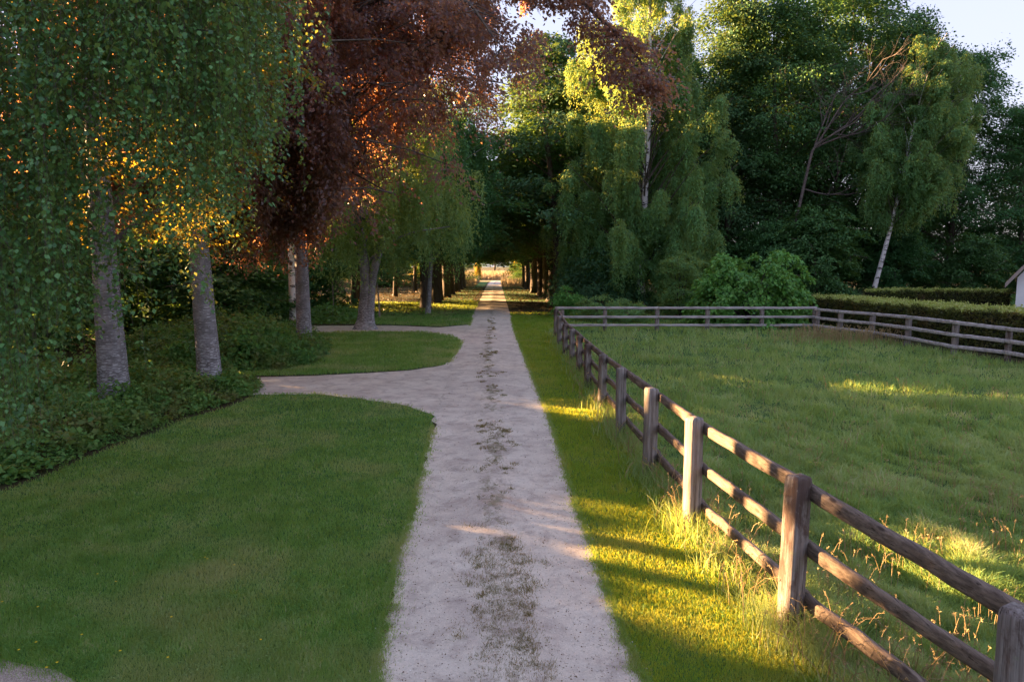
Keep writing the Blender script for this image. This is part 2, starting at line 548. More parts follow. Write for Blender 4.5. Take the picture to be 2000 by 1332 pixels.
# side drives joining from the left
flat_poly('side_drive', [gp(*p) for p in [(380, 740), (510, 737), (600, 735), (700, 730), (800, 724), (870, 713), (893, 692), (903, 668), (960, 660), (960, 800), (852, 814), (820, 803), (790, 792), (700, 779), (620, 770), (510, 771), (400, 775)]], .008, M['road'], .025, 3)
flat_poly('side_drive', [gp(*p) for p in [(560, 637), (760, 636), (860, 640), (922, 634), (950, 640), (950, 668), (906, 668), (880, 657), (820, 649), (700, 650), (560, 652)]], .0085, M['road'], .03, 4)
flat_poly('gravel_corner', [gp(*p) for p in [(-200, 1265), (0, 1293), (60, 1299), (150, 1325), (200, 1400), (-200, 1500)]], .009, M['gravel'], .02, 5)

# the drive itself: a strip with a gently raised middle
ys = np.concatenate([np.arange(.5, 12, .12), np.arange(12, 40, .35), np.arange(40, 160, 2)])
rg = np.random.default_rng(7)
xl, xr = edge_at(RL, ys), edge_at(RR, ys)
xl = xl + .06 * fnoise(ys, ys * 0, 1.3, 2) + .04 * fnoise(ys, ys * 0, .45, 9) + rg.normal(0, .012, len(ys)) * (ys < 40)
xr = xr + .04 * fnoise(ys, ys * 0, 1.1, 3) + .03 * fnoise(ys, ys * 0, .4, 10) + rg.normal(0, .012, len(ys)) * (ys < 40)
K = 17
u = np.linspace(-1, 1, K)
X = xl[:, None] + (xr - xl)[:, None] * (u[None] + 1) / 2
Z = .0125 + .03 * np.exp(-(u[None] / .3) ** 2) + .012 * (1 - np.abs(u[None])) + 0 * X
V = np.stack([X, ys[:, None] + 0 * X, Z], -1).reshape(-1, 3)
i, j = np.meshgrid(np.arange(len(ys) - 1), np.arange(K - 1), indexing='ij')
Q = np.stack([i * K + j, i * K + j + 1, (i + 1) * K + j + 1, (i + 1) * K + j], -1).reshape(-1, 4)
g = Geo()
g.add(V, Q)
o = g.build('drive', M['road'], None, True)
for nm_, val in (('mid', np.clip(1 - 2.6 * abs(u), 0, 1)), ('edge', np.clip((abs(u) - .84) * 6, 0, 1))):
    a = o.data.attributes.new(nm_, 'FLOAT', 'POINT')
    a.data.foreach_set('value', np.tile(val, len(ys)).astype(np.float32))
tag(o, kind='structure')


# ------------------------------------------------------------------ grass
def blades(g, x, y, h, w, rg, two=True, lean=.35, m=0, r=None, z0=0.0):
    n = len(x)
    az = rg.uniform(0, 2 * math.pi, n)
    ln = rg.uniform(0, 1, n) * lean * h
    fa = rg.uniform(0, 2 * math.pi, n)
    sx, sy = np.cos(fa) * w / 2, np.sin(fa) * w / 2
    dx, dy = np.cos(az) * ln, np.sin(az) * ln
    z = np.zeros(n) + z0
    b0 = np.stack([x - sx, y - sy, z], -1)
    b1 = np.stack([x + sx, y + sy, z], -1)
    c0 = np.stack([x - sx * .8 + dx * .35, y - sy * .8 + dy * .35, z + h * .6], -1)
    c1 = np.stack([x + sx * .8 + dx * .35, y + sy * .8 + dy * .35, z + h * .6], -1)
    e0 = np.stack([x - sx * .12 + dx, y - sy * .12 + dy, z + h * .95], -1)
    e1 = np.stack([x + sx * .12 + dx, y + sy * .12 + dy, z + h * .95], -1)
    r = rg.uniform(0, 1, n) if r is None else r
    if two:
        V = np.stack([b0, b1, c1, c0, e1, e0], 1).reshape(-1, 3)
        k = np.arange(n)[:, None] * 6
        Q = np.stack([k + [[0, 1, 2, 3]], k + [[3, 2, 4, 5]]], 1).reshape(-1, 4)
        g.add(V, Q, np.repeat(r, 2), m)
    else:
        V = np.stack([b0, b1, e1, e0], 1).reshape(-1, 3)
        g.add(V, np.arange(n * 4).reshape(-1, 4), r, m)


def scatter(poly, n, rg, ymin, ymax, power=1.0, jit=.04):
    """points inside poly, density falling with distance"""
    p = np.array(poly)
    x0, x1 = p[:, 0].min(), p[:, 0].max()
    ymin, ymax = max(ymin, p[:, 1].min()), min(ymax, p[:, 1].max())
    X_, Y_ = [], []
    tot = 0
    while tot < n:
        k = int(n * 1.5) + 100
        uu = rg.uniform(0, 1, k)
        if power:
            y = 1 / ((1 / ymin) + uu * (1 / ymax - 1 / ymin))
        else:
            y = ymin + uu * (ymax - ymin)
        w = .82 * y + 1
        x = rg.uniform(np.maximum(x0, -w), np.minimum(x1, w))
        keep = inpoly(x + rg.normal(0, jit, k), y + rg.normal(0, jit, k), poly)
        keep &= rg.uniform(0, 1, k) < 1.0
        X_.append(x[keep])
        Y_.append(y[keep])
        if keep.sum() == 0 and len(X_) > 5:
            break
        tot += keep.sum()
    return np.concatenate(X_)[:n], np.concatenate(Y_)[:n]


def lawn_obj(name, poly, n, mat, hbase, rg, ymin=4.6, ymax=60, hvar=.4, rbias=0.0, jit=.07, label=None):
    g = Geo()
    x, y = scatter(poly, n, rg, ymin, ymax, jit=jit)
    pn = fnoise(x, y, 1.6, 11)
    h = (hbase + .0012 * y) * (1 + hvar * rg.uniform(-1, 1, len(x))) * (1 + .25 * pn)
    w = np.maximum(.005, .0009 * y)
    r = np.clip(rg.beta(1.6, 2.4, len(x)) * .8 + .2 * np.clip(fnoise(x, y, 1.1, 5), -1, 1) + .16 * np.clip(fnoise(x, y, .35, 6), -1, 1) + rbias + (rg.uniform(0, 1, len(x)) > .93) * .4, 0, 1)
    near = y < 14
    blades(g, x[near], y[near], h[near], w[near], rg, True, .8, 0, r[near])
    blades(g, x[~near], y[~near], h[~near], w[~near] * 1.3, rg, False, .8, 0, r[~near])
    k = (fnoise(x, y, .9, 17) > .25) & (rg.uniform(0, 1, len(x)) < .16)
    xx, yy = x[k] + .01, y[k]
    m = len(xx)
    V, Q = leaves(np.stack([xx, yy, h[k] * .8], -1), rg.normal(0, 1, (m, 3)) * [1, 1, .2], rg.normal(0, .3, (m, 3)) + [0, 0, 1], np.maximum(.014, .0022 * yy) * rg.uniform(.7, 1.3, m), np.maximum(.012, .002 * yy))
    g.add(V, Q, rg.uniform(.1, .6, m))
    return tag(g.build(name, mat), label, 'grass', kind='stuff')


rg = np.random.default_rng(21)
lawn_obj('lawn_grass', LAWN, 240000, M['lawn'], .034, rg, label='mown lawn grass to the left of the drive')
lawn_obj('island_grass', ISLE, 34000, M['lawn'], .05, rg, 18, 45, label='mown grass of the island between the two side drives')
lawn_obj('back_lawn_grass', BACKL, 26000, M['lawn'], .06, rg, 30, 70, label='shaded grass beyond the upper side drive')
lawn_obj('verge_grass', VERGE, 120000, M['verge'], .042, rg, 4.0, 50, jit=.05, label='bright mown verge between drive and roadside fence')
lawn_obj('back_right_grass', BACKR, 26000, M['lawn'], .06, rg, 36, 60, label='shaded grass behind the far paddock fence')

# meadow: taller tufted grass with dry stalks
g = Geo()
rg = np.random.default_rng(22)
x, y = scatter(MEAD, 330000, rg, 4.0, 38, jit=.06)
tf = fnoise(x, y, 2.6, 31)
tf2 = fnoise(x, y, .8, 32)
h = (.1 + .0022 * y) * (1 + .6 * np.clip(tf, -1, 1) + .5 * tf2) * rg.uniform(.5, 1.3, len(x))
h = np.maximum(h, .03)
w = np.maximum(.006, .00115 * y)
r = np.clip(rg.beta(1.5, 2, len(x)) * .75 + .25 * fnoise(x, y, 2.8, 33) + .2 * tf2, 0, 1)
near = y < 15
blades(g, x[near], y[near], h[near], w[near], rg, True, 1.0, 0, r[near])
blades(g, x[~near], y[~near], h[~near], w[~near] * 1.25, rg, False, 1.0, 0, r[~near])
tag(g.build('meadow_grass', M['meadow']), 'tufted green paddock grass inside the fences', 'grass', kind='stuff')


def stalks(g, x, y, h, rg, w=.004, lean=.4, heads=True):
    n = len(x)
    az = rg.uniform(0, 6.28, n)
    ln = rg.uniform(.1, 1, n) * lean
    for k in range(n):
        d = np.array([math.cos(az[k]), math.sin(az[k]), 0])
        hh = h[k]
        p = np.array([[x[k], y[k], 0], [x[k], y[k], hh * .5] + d * ln[k] * hh * .25, [x[k], y[k], hh * .85] + d * ln[k] * hh * .7, [x[k], y[k], hh * .93] + d * ln[k] * hh])
        ww = w * (1 + y[k] / 12)
        V, Q = tube(p, [ww, ww * .8, ww * .6, ww * .4], 3)
        g.add(V, Q, rg.uniform(0, 1))
        if heads:
            m = 7
            s = rg.uniform(0, 1, m)[:, None]
            P = p[2] + (p[3] - p[2]) * s
            V, Q = leaves(P, np.repeat([p[3] - p[2]], m, 0) + rg.normal(0, .04, (m, 3)), rg.normal(0, 1, (m, 3)), .02 * (1 + y[k] / 20), .005 * (1 + y[k] / 10))
            g.add(V, Q, rg.uniform(0, 1, m))


g = Geo()
x, y = scatter(MEAD, 2400, rg, 4.2, 36)
k = (fnoise(x, y, 2.2, 41) > .0)
stalks(g, x[k], y[k], rg.uniform(.18, .42, k.sum()), rg, .0022)
# band of seeding grass by the far right corner
cx, cyy = gp(1650, 668)
xx = rg.normal(0, 1, 420) * 1.6 + cx
yy = rg.normal(0, 1, 420) * .9 + cyy
k = inpoly(xx, yy, MEAD)
stalks(g, xx[k], yy[k], rg.uniform(.35, .8, k.sum()), rg, .003)
cx, cyy = 6.6, 8.6
xx = rg.normal(0, 1, 70) * .5 + cx
yy = rg.normal(0, 1, 70) * 1.2 + cyy
stalks(g, xx, yy, rg.uniform(.3, .5, 70), rg, .002)
tag(g.build('dry_grass_stalks', M['straw']), 'dry seeding grass stalks standing in the paddock', 'grass', kind='stuff')

# ------------------------------------------------------------------ fences
POSTS = [((1990, 1500), 1190), ((1540, 1240), 928), ((1350, 1040), 815), ((1268, 930), 758), ((1212, 855), 718), ((1175, 800), 692), ((1148, 758), 671), ((1131, 727), 656),
         ((1117, 707), 643), ((1103.5, 693), 632), ((1092, 676), 617), ((1085, 660), 603)]


def zat(py, Y):
    d = ray(1000, py)
    return CAMH + d[2] * Y / d[1]


def post_mesh(h, w, d, seed, sides=4):
    rg = np.random.default_rng(seed)
    g = Geo()
    pr = []
    c = .18
    for (a, b) in ((1, 1), (-1, 1), (-1, -1), (1, -1)):
        q = [(a * w / 2, b * d / 2 * (1 - c)), (a * w / 2 * (1 - c), b * d / 2)]
        pr += q if a * b > 0 else q[::-1]
    pr = np.array(pr)
    n = len(pr)
    zs = np.concatenate([[-.15], np.linspace(0, h - .05, 12), [h - .02, h - .004, h + .004]])
    V = []
    ph = rg.uniform(0, 6, n)
    for z in zs:
        s = 1.0 if z < h - .03 else (.965 if z < h - .01 else (.86 if z < h else .3))
        wob = 1 + .018 * np.sin(z * 5 + ph) + rg.normal(0, .008, n)
        V.append(np.column_stack([pr * (s * wob)[:, None], np.full(n, z) + (rg.normal(0, .006, n) if z > h - .03 else 0)]))
    V = np.array(V)
    V[-1, :, 2] = h + .005
    V = V.reshape(-1, 3)
    i, j = np.meshgrid(np.arange(len(zs) - 1), np.arange(n), indexing='ij')
    Q = np.stack([i * n + j, i * n + (j + 1) % n, (i + 1) * n + (j + 1) % n, (i + 1) * n + j], -1).reshape(-1, 4)
    g.add(V, Q)
    b = (len(zs) - 1) * n
    g.add(V[b:b + n], [(0, 1, 2, 3), (0, 3, 4, 7), (4, 5, 6, 7)])
    return g


def rail(name, a, b, r, parent, mat, seed, flat=(1, .62), sag=.0):
    rg = np.random.default_rng(seed)
    n = 14
    t = np.linspace(0, 1, n)[:, None]
    a, b = np.array(a, float), np.array(b, float)
    P = a + (b - a) * t
    P[:, 2] += -sag * np.sin(t[:, 0] * math.pi) + rg.normal(0, .004, n)
    P[:, 0] += rg.normal(0, .003, n)
    rr = r * (1 + .05 * np.sin(t[:, 0] * 5 + seed) + rg.normal(0, .02, n))
    P = np.vstack([P[0], P, P[-1]])
    rr = np.concatenate([[.001], rr, [.001]])
    g = Geo()
    T = nrm((b - a)[None])[0]
    side = nrm(np.cross(T, [0, 0, 1])[None])[0]
    up = np.cross(side, T)
    th = (np.arange(8) + .5) / 8 * 2 * math.pi
    pro = np.stack([np.sign(np.cos(th)) * abs(np.cos(th)) ** .38 * flat[1], np.sign(np.sin(th)) * abs(np.sin(th)) ** .38 * flat[0]], -1)
    V = P[:, None] + rr[:, None, None] * (pro[None, :, :1] * side + pro[None, :, 1:] * up)
    m = len(P)
    i, j = np.meshgrid(np.arange(m - 1), np.arange(8), indexing='ij')
    Q = np.stack([i * 8 + j, i * 8 + (j + 1) % 8, (i + 1) * 8 + (j + 1) % 8, (i + 1) * 8 + j], -1).reshape(-1, 4)
    g.add(V.reshape(-1, 3), Q)
    return g.build(name, mat, parent)


fence = thing('wooden_fence', 'weathered three-rail wooden fence running along the drive, its nearest posts large in the sunlight', 'fence', (0, 0, 0))
pp = []
for k, ((bx, by), ty) in enumerate(POSTS):
    if k == 0:
        x, y = 3.06, 3.88
    else:
        x, y = gp(bx, by)
    h = zat(ty, y)
    pp.append((x, y, h))
pp.insert(0, (3.5, 1.4, 1.44))
for k, (x, y, h) in enumerate(pp):
    w = .185 if k < 5 else .165
    o = post_mesh(h, w, w * .92, 100 + k).build('post', M['post'], fence)
    o.location = (x, y, 0)
    o.rotation_euler = (random.Random(k).uniform(-.012, .012), random.Random(k + 50).uniform(-.012, .012), math.radians(24 + random.Random(k + 9).uniform(-8, 8)))
for k in range(len(pp) - 1):
    (x0, y0, h0), (x1, y1, h1) = pp[k], pp[k + 1]
    off = .145
    for q, fr in enumerate((.90, .55, .225)):
        rail('rail', (x0 + off, y0 - .0, h0 * fr + .01 * q), (x1 + off, y1 - .02, h1 * fr), .068 if q == 0 else .062, fence, M['rail'], 200 + k * 3 + q)

bf = thing('wooden_fence', 'grey three-rail fence across the far end of the paddock, in front of the birch', 'fence', (0, 0, 0))
bp = [(1098, 650, 600), (1181, 648, 598), (1283, 647, 597), (1381, 645, 597), (1487, 645, 597), (1590, 645, 599)]
q = []
for k, (bx, by, ty) in enumerate(bp):
    x, y = gp(bx, by)
    y = 36.0
    x = (bx - 1000) / F * 36 * 1.004
    h = 1.28
    q.append((x, y, h))
    o = post_mesh(h, .19, .18, 300 + k).build('post', M['post'], bf)
    o.location = (x, y, 0)
    o.rotation_euler = (0, 0, .1 * k)
for k in range(len(q) - 1):
    for s, fr in enumerate((.95, .58, .24)):
        rail('rail', (q[k][0] - (.0 if k else .4), q[k][1] - .14, q[k][2] * fr), (q[k + 1][0], q[k + 1][1] - .14, q[k + 1][2] * fr), .065, bf, M['rail_far'], 330 + k * 3 + s)

rf = thing('wooden_fence', 'grey three-rail fence on the right of the paddock, running in front of the clipped hedge', 'fence', (0, 0, 0))
rp = [(1595, 648, 604), (1640, 655, 608), (1702, 662, 612), (1772, 675, 618), (1863, 695, 628), (1967, 706, 641), (2110, 735, 657), (2330, 780, 680)]
q = []
for k, (bx, by, ty) in enumerate(rp):
    x, y = gp(bx, by)
    h = min(1.5, max(1.2, zat(ty, y)))
    q.append((x, y, h))
    o = post_mesh(h, .2, .19, 400 + k).build('post', M['post'], rf)
    o.location = (x, y, 0)
    o.rotation_euler = (0, 0, .15 * k)
for k in range(len(q) - 1):
    for s, fr in enumerate((.98, .62, .28)):
        rail('rail', (q[k][0] - .14, q[k][1], q[k][2] * fr), (q[k + 1][0] - .14, q[k + 1][1], q[k + 1][2] * fr), .07, rf, M['rail_far'], 430 + k * 3 + s)

# tall unmown grass along the roadside fence
g = Geo()
g2 = Geo()
rg = np.random.default_rng(44)
fx = np.array([p[0] for p in pp])
fy = np.array([p[1] for p in pp])
y = 1 / (1 / 4.0 + rg.uniform(0, 1, 26000) * (1 / 36. - 1 / 4.0))
x = np.interp(y, fy, fx) + rg.normal(.08, .2, len(y))
dens = .5 + .5 * fnoise(x * 0, y, 1.3, 8)
for (px_, py_, _h) in pp:
    dens = np.maximum(dens, 1.2 * np.exp(-((y - py_) / .45) ** 2))
k = rg.uniform(0, 1, len(y)) < dens
x, y = x[k], y[k]
h = rg.uniform(.08, .36, len(x)) * (.6 + .5 * np.clip(dens[k], 0, 1.2))
blades(g, x, y, h, np.maximum(.005, .0009 * y), rg, True, 1.1, 0, np.clip(rg.beta(2, 2, len(x)), 0, 1))
tag(g.build('fence_line_grass', M['meadow']), 'long unmown grass growing up around the roadside fence posts', 'grass', kind='stuff')
y = 1 / (1 / 4.2 + rg.uniform(0, 1, 300) * (1 / 24. - 1 / 4.2))
x = np.interp(y, fy, fx) + rg.normal(.02, .2, len(y))
stalks(g2, x, y, rg.uniform(.25, .6, len(y)), rg, .003, .8)
tag(g2.build('fence_line_stalks', M['straw']), 'pale dry grass stalks with seed heads beside the roadside fence', 'grass', kind='stuff')


# ------------------------------------------------------------------ trees
def clump_leaves(C, Rc, outd, n, ls, rg, flat=.3, droop=.45, aspect=.6, up=.9, mat=0, g=None, jitter=.55):
    """leaf sprays: C centres, Rc radii, outd outward direction of each spray"""
    k = len(C)
    idx = np.repeat(np.arange(k), n)
    m = len(idx)
    a = rg.uniform(0, 2 * math.pi, m)
    r = np.sqrt(rg.uniform(0, 1, m)) * (1 + rg.normal(0, .12, m))
    dx, dy = np.cos(a) * r, np.sin(a) * r
    R_ = Rc[idx]
    # ragged edge: radius depends on angle
    ed = 1 + .25 * np.sin(a * 3 + idx) + .18 * np.sin(a * 7 + idx * 2.1)
    dx, dy = dx * ed, dy * ed
    O = outd[idx]
    z = -droop * (dx ** 2 + dy ** 2) * R_ + rg.normal(0, 1, m) * flat * R_ * (1 - .5 * r)
    tilt = (dx * O[:, 0] + dy * O[:, 1])
    z = z - tilt * droop * .6 * R_
    P = C[idx] + np.stack([dx * R_, dy * R_, z], -1)
    D = np.stack([dx + O[:, 0] * .7, dy + O[:, 1] * .7, -droop - .25 + 0 * dx], -1) + rg.normal(0, jitter, (m, 3))
    N = np.stack([O[:, 0] * .5, O[:, 1] * .5, np.full(m, up)], -1) + rg.normal(0, jitter, (m, 3))
    L = ls * rg.uniform(.7, 1.3, m)
    V, Q = leaves(P, D, N, L, L * aspect)
    g.add(V, Q, rg.uniform(0, 1, m), mat)


ENV = {
    'round': lambda t: np.clip(np.sin(np.pi * np.clip(t * .82 + .16, 0, 1)), 0, 1) ** .6,
    'column': lambda t: np.clip(1.0 - np.clip(t, 0, 1) ** 4, .15, 1) * (.75 + .25 * np.sin(t * 9)),
    'cone': lambda t: np.clip(1.02 - t, .05, 1) ** .75,
    'dome': lambda t: np.clip(1.0 - np.clip(t, 0, 1) ** 4, .2, 1),
    'arch': lambda t: np.clip(1.0 - np.clip(t, 0, 1) ** 2.2, .1, 1),
}


def broadleaf(seed, H, R, zb, tr, nl=30, cl=4, lpc=260, ls=.17, env='round', droop=.4, flat=.22, cr=1.2, sides=9, lean=(0, 0), aspect=.6, bare=.0, az0=None, wob=.03, flare=1.4, up=.9):
    rg = np.random.default_rng(seed)
    tg, cg = Geo(), Geo()
    n = 14
    t = np.linspace(0, 1, n)
    ph = rg.uniform(0, 6, 4)
    tx = lean[0] * t * H + H * wob * (np.sin(t * 4 + ph[0]) - np.sin(ph[0])) * t
    ty = lean[1] * t * H + H * wob * (np.sin(t * 3.3 + ph[1]) - np.sin(ph[1])) * t
    tz = t * H * .9
    P = np.stack([tx, ty, tz], -1)
    rad = tr * (1 - .88 * t ** 1.1)
    rad = rad * (1 + (flare - 1) * np.exp(-tz / .35))
    # finer rings at the foot
    Pf = np.vstack([[P[0] - [0, 0, .2]], [P[0] + (P[1] - P[0]) * s for s in (0, .12, .3, .6)], P[1:]])
    rf_ = np.concatenate([[tr * flare * 1.05], [tr * (1 + (flare - 1) * math.exp(-tz[1] * s / .35)) for s in (0, .12, .3, .6)], rad[1:]])
    V, Q = tube(Pf, rf_, sides, rg, .02)
    tg.add(V, Q)
    C, Rc, O = [], [], []
    for k in range(nl):
        s = (k + .5) / nl
        z1 = zb + (H - zb) * (s ** .85) * .97
        r1 = R * ENV[env](np.array((z1 - zb) / (H - zb))) * rg.uniform(.72, 1.12)
        az = (k * 2.39996 + rg.uniform(-.4, .4)) if az0 is None else az0(k, rg)
        z0 = max(zb * .75, z1 - r1 * rg.uniform(.25, .6))
        z0 = min(z0, H * .86)
        ti = np.interp(z0, tz, t)
        c0 = np.array([np.interp(ti, t, tx), np.interp(ti, t, ty), z0])
        e = np.array([np.cos(az) * r1 + lean[0] * z1, np.sin(az) * r1 + lean[1] * z1, z1 - .12 * r1])
        m = c0 * .5 + e * .5 + np.array([0, 0, .16 * r1]) + rg.normal(0, .05 * r1, 3)
        lp = curve([c0, m, e], 7)
        lr = np.interp(ti, t, rad) * .34 * rg.uniform(.6, 1)
        V, Q = tube(lp, np.linspace(lr, .02, 7), 5)
        tg.add(V, Q, None, 1)
        if rg.uniform() < bare:
            continue
        d = nrm((e - c0)[None])[0]
        sd = np.array([-d[1], d[0], 0])
        for q in range(cl):
            f = .38 + .68 * (q + rg.uniform(0, 1)) / cl
            b = lp[0] + (lp[-1] - lp[0]) * f if f > 1 else lp[int(f * 6)]
            c = b + sd * rg.normal(0, .26 * r1 * f) + [0, 0, rg.normal(0, .35)]
            C.append(c)
            Rc.append(cr * rg.uniform(.6, 1.25))
            O.append(d)
            if q % 2 == 0:
                V, Q = tube(np.array([b, (b + c) / 2 + [0, 0, .1], c]), [.03, .02, .01], 4)
                tg.add(V, Q, None, 1)
    C, Rc, O = np.array(C), np.array(Rc), np.array(O)
    clump_leaves(C, Rc, O, lpc, ls, rg, flat, droop, aspect, up, 0, cg)
    return tg, cg


def weep(seed, H, R, zb, tr, nl=34, per=22, nleaf=26, ls=.12, slen=(1.2, 3.4), env='round', lean=(0, 0), aspect=.5, sides=9, ascend=.8, wob=.02, spread=.55, clear=0.0, clear_z=(0, 99), az0=None):
    """weeping birch: rising limbs with hanging strands"""
    rg = np.random.default_rng(seed)
    tg, cg = Geo(), Geo()
    n = 14
    t = np.linspace(0, 1, n)
    ph = rg.uniform(0, 6, 2)
    tx = lean[0] * t * H + H * wob * (np.sin(t * 5 + ph[0]) - math.sin(ph[0])) * t
    ty = lean[1] * t * H + H * wob * (np.sin(t * 4 + ph[1]) - math.sin(ph[1])) * t
    tz = t * H * .95
    rad = tr * (1 - .9 * t) + .01
    V, Q = tube(np.vstack([[0, 0, -.2], np.stack([tx, ty, tz], -1)]), np.concatenate([[tr * 1.35], [tr * 1.25], rad[1:]]), sides, rg, .02)
    tg.add(V, Q)
    for k in range(nl):
        s = (k + .5) / nl
        z1 = zb + (H - zb) * s ** .9
        r1 = R * ENV[env](np.array(s)) * rg.uniform(.6, 1.1)
        az = k * 2.39996 + rg.uniform(-.5, .5) if az0 is None else az0(k, rg)
        z0 = max(zb * .55, z1 - r1 * ascend)
        z0 = min(z0, H * .88)
        ti = np.interp(z0, tz, t)
        c0 = np.array([np.interp(ti, t, tx), np.interp(ti, t, ty), z0])
        e = np.array([math.cos(az) * r1 + lean[0] * z1, math.sin(az) * r1 + lean[1] * z1, z1])
        m = c0 * .5 + e * .5 + [0, 0, .1 * r1]
        lp = curve([c0, m, e], 8)
        lr = np.interp(ti, t, rad) * .26
        V, Q = tube(lp, np.linspace(lr, .012, 8), 5)
        tg.add(V, Q, None, 0 if (k % 3 == 0 and z0 > .42 * H) else 1)
        # clusters of strands
        nc = max(2, int(r1 * 1.7))
        for c in range(nc):
            f = rg.uniform(.3, 1.05)
            b = c0 + (e - c0) * f + [0, 0, .1]
            b = b + rg.normal(0, spread * .5, 3) * [1, 1, .5]
            if clear and abs(b[0] + .19 * b[1]) < clear and b[1] < .4 and clear_z[0] < b[2] < clear_z[1]:
                continue
            rc = rg.uniform(.35, 1) * spread
            ns = per
            ang = rg.uniform(0, 6.28, ns)
            L = rg.uniform(*slen) * rg.uniform(.55, 1.1, ns)
            off = rc * np.sqrt(rg.uniform(0, 1, ns))
            for_s = rg.uniform(0, 1, (ns, nleaf)) ** .85 * L[:, None]
            a_ = off[:, None] * 1.3 + .05
            hx = a_ * (1 - np.exp(-for_s / a_))
            hz = -(for_s - a_ * (1 - np.exp(-for_s / a_))) + .2 * rc
            px_ = b[0] + np.cos(ang)[:, None] * hx
            py_ = b[1] + np.sin(ang)[:, None] * hx
            Pz = b[2] + hz - .15
            P = np.stack([px_, py_, Pz], -1).reshape(-1, 3) + rg.normal(0, .035 + .3 * ls, (ns * nleaf, 3))
            P[:, 2] = np.maximum(P[:, 2], .3)
            D = np.stack([np.cos(ang)[:, None] + 0 * hx, np.sin(ang)[:, None] + 0 * hx, -1.6 + 0 * hx], -1).reshape(-1, 3) + rg.normal(0, .6, (ns * nleaf, 3))
            N = np.stack([np.cos(ang)[:, None] + 0 * hx, np.sin(ang)[:, None] + 0 * hx, .4 + 0 * hx], -1).reshape(-1, 3) + rg.normal(0, .6, (ns * nleaf, 3))
            LL = ls * rg.uniform(.7, 1.25, len(P))
            V, Q = leaves(P, D, N, LL, LL * aspect)
            cg.add(V, Q, rg.uniform(0, 1, len(P)))
    return tg, cg


def plant_tree(name, label, cat, tg, cg, bark, leaf, loc, rz=0.0, sc=(1, 1, 1), group=None):
    t = thing(name, label, cat, loc, rz, group, sc)
    tg.build('trunk', [bark, M['bark_dark']], t, True)
    if cg:
        cg.build('crown', leaf, t)
    return t


# --- woodland kinds, reused by copy
tg, cg = broadleaf(11, 18, 5.8, 5.2, .30, nl=34, cl=5, lpc=190, ls=.24, env='dome', cr=1.5, droop=.35, flat=.16)
ave1 = (tg.mesh('trunk', [M['bark_dark'], M['bark_dark']], True), cg.mesh('crown', M['leaf_forest']))
tg, cg = broadleaf(12, 19, 6.0, 5.4, .33, nl=34, cl=5, lpc=190, ls=.24, env='dome', cr=1.6, droop=.35, flat=.16)
ave2 = (tg.mesh('trunk', [M['bark_dark'], M['bark_dark']], True), cg.mesh('crown', M['leaf_forest2']))
tg, cg = broadleaf(13, 26, 6.2, 1.6, .36, nl=62, cl=5, lpc=200, ls=.235, env='round', cr=1.45, droop=.35, flat=.42, up=.6)
big1 = (tg.mesh('trunk', [M['bark_dark'], M['bark_dark']], True), cg.mesh('crown', M['leaf_forest']))
tg, cg = broadleaf(14, 27, 5.6, 2.2, .34, nl=56, cl=5, lpc=170, ls=.25, env='column', cr=1.2, droop=.3, flat=.36, up=.7)
big2 = (tg.mesh('trunk', [M['bark_dark'], M['bark_dark']], True), cg.mesh('crown', M['leaf_forest2']))
tg, cg = broadleaf(15, 27, 6.4, 3.0, .36, nl=48, cl=6, lpc=190, ls=.25, env='round', cr=1.25, droop=.3, flat=.5, up=.6, bare=.12)
big3 = (tg.mesh('trunk', [M['bark_dark'], M['bark_dark']], True), cg.mesh('crown', M['leaf_forest']))
tg, cg = broadleaf(16, 7.5, 3.2, .5, .09, nl=34, cl=4, lpc=150, ls=.22, env='round', cr=.85, droop=.4, flat=.2)
und1 = (tg.mesh('trunk', [M['bark_dark'], M['bark_dark']], True), cg.mesh('crown', M['leaf_forest']))


def wood_tree(name, kind, x, y, h, hk, rz, label, group=None, cat='tree', xy=None):
    s = h / hk
    t = thing(name, label, cat, (x, y, 0), rz, group, ((xy or s), (xy or s), s))
    link('trunk', kind[0], t)
    link('crown', kind[1], t)
    return t


rnd = random.Random(5)
ORD = ['first', 'second', 'third', 'fourth', 'fifth', 'sixth', 'seventh', 'eighth', 'ninth', 'tenth', 'eleventh', 'twelfth', 'thirteenth', 'fourteenth', 'fifteenth', 'sixteenth', 'seventeenth', 'eighteenth', 'nineteenth', 'twentieth']
# avenue rows
for k, y in enumerate([55, 62, 68.7, 75, 83, 91, 100, 108]):
    wood_tree('avenue_tree', (ave1, ave2)[k % 2], -7.0 - .012 * (y - 55) + rnd.uniform(-.2, .2), y, rnd.uniform(15.8, 17.3), 18.5, rnd.uniform(0, 6.28), xy=1.36, label=
              f'dark avenue tree, {ORD[k]} trunk back from the camera on the left side of the drive', group='trees lining the left side of the drive')
for k, y in enumerate([58.5, 65.7, 72, 79.5, 87, 94, 102, 110]):
    wood_tree('avenue_tree', (ave2, ave1)[k % 2], 3.9 - .033 * (y - 58) + rnd.uniform(-.2, .2), y, rnd.uniform(17, 19.5) + (5 if k < 2 else 0), 18.5, rnd.uniform(0, 6.28), xy=1.36, label=
              f'dark avenue tree, {ORD[k]} trunk back from the camera on the right side of the drive', group='trees lining the right side of the drive')
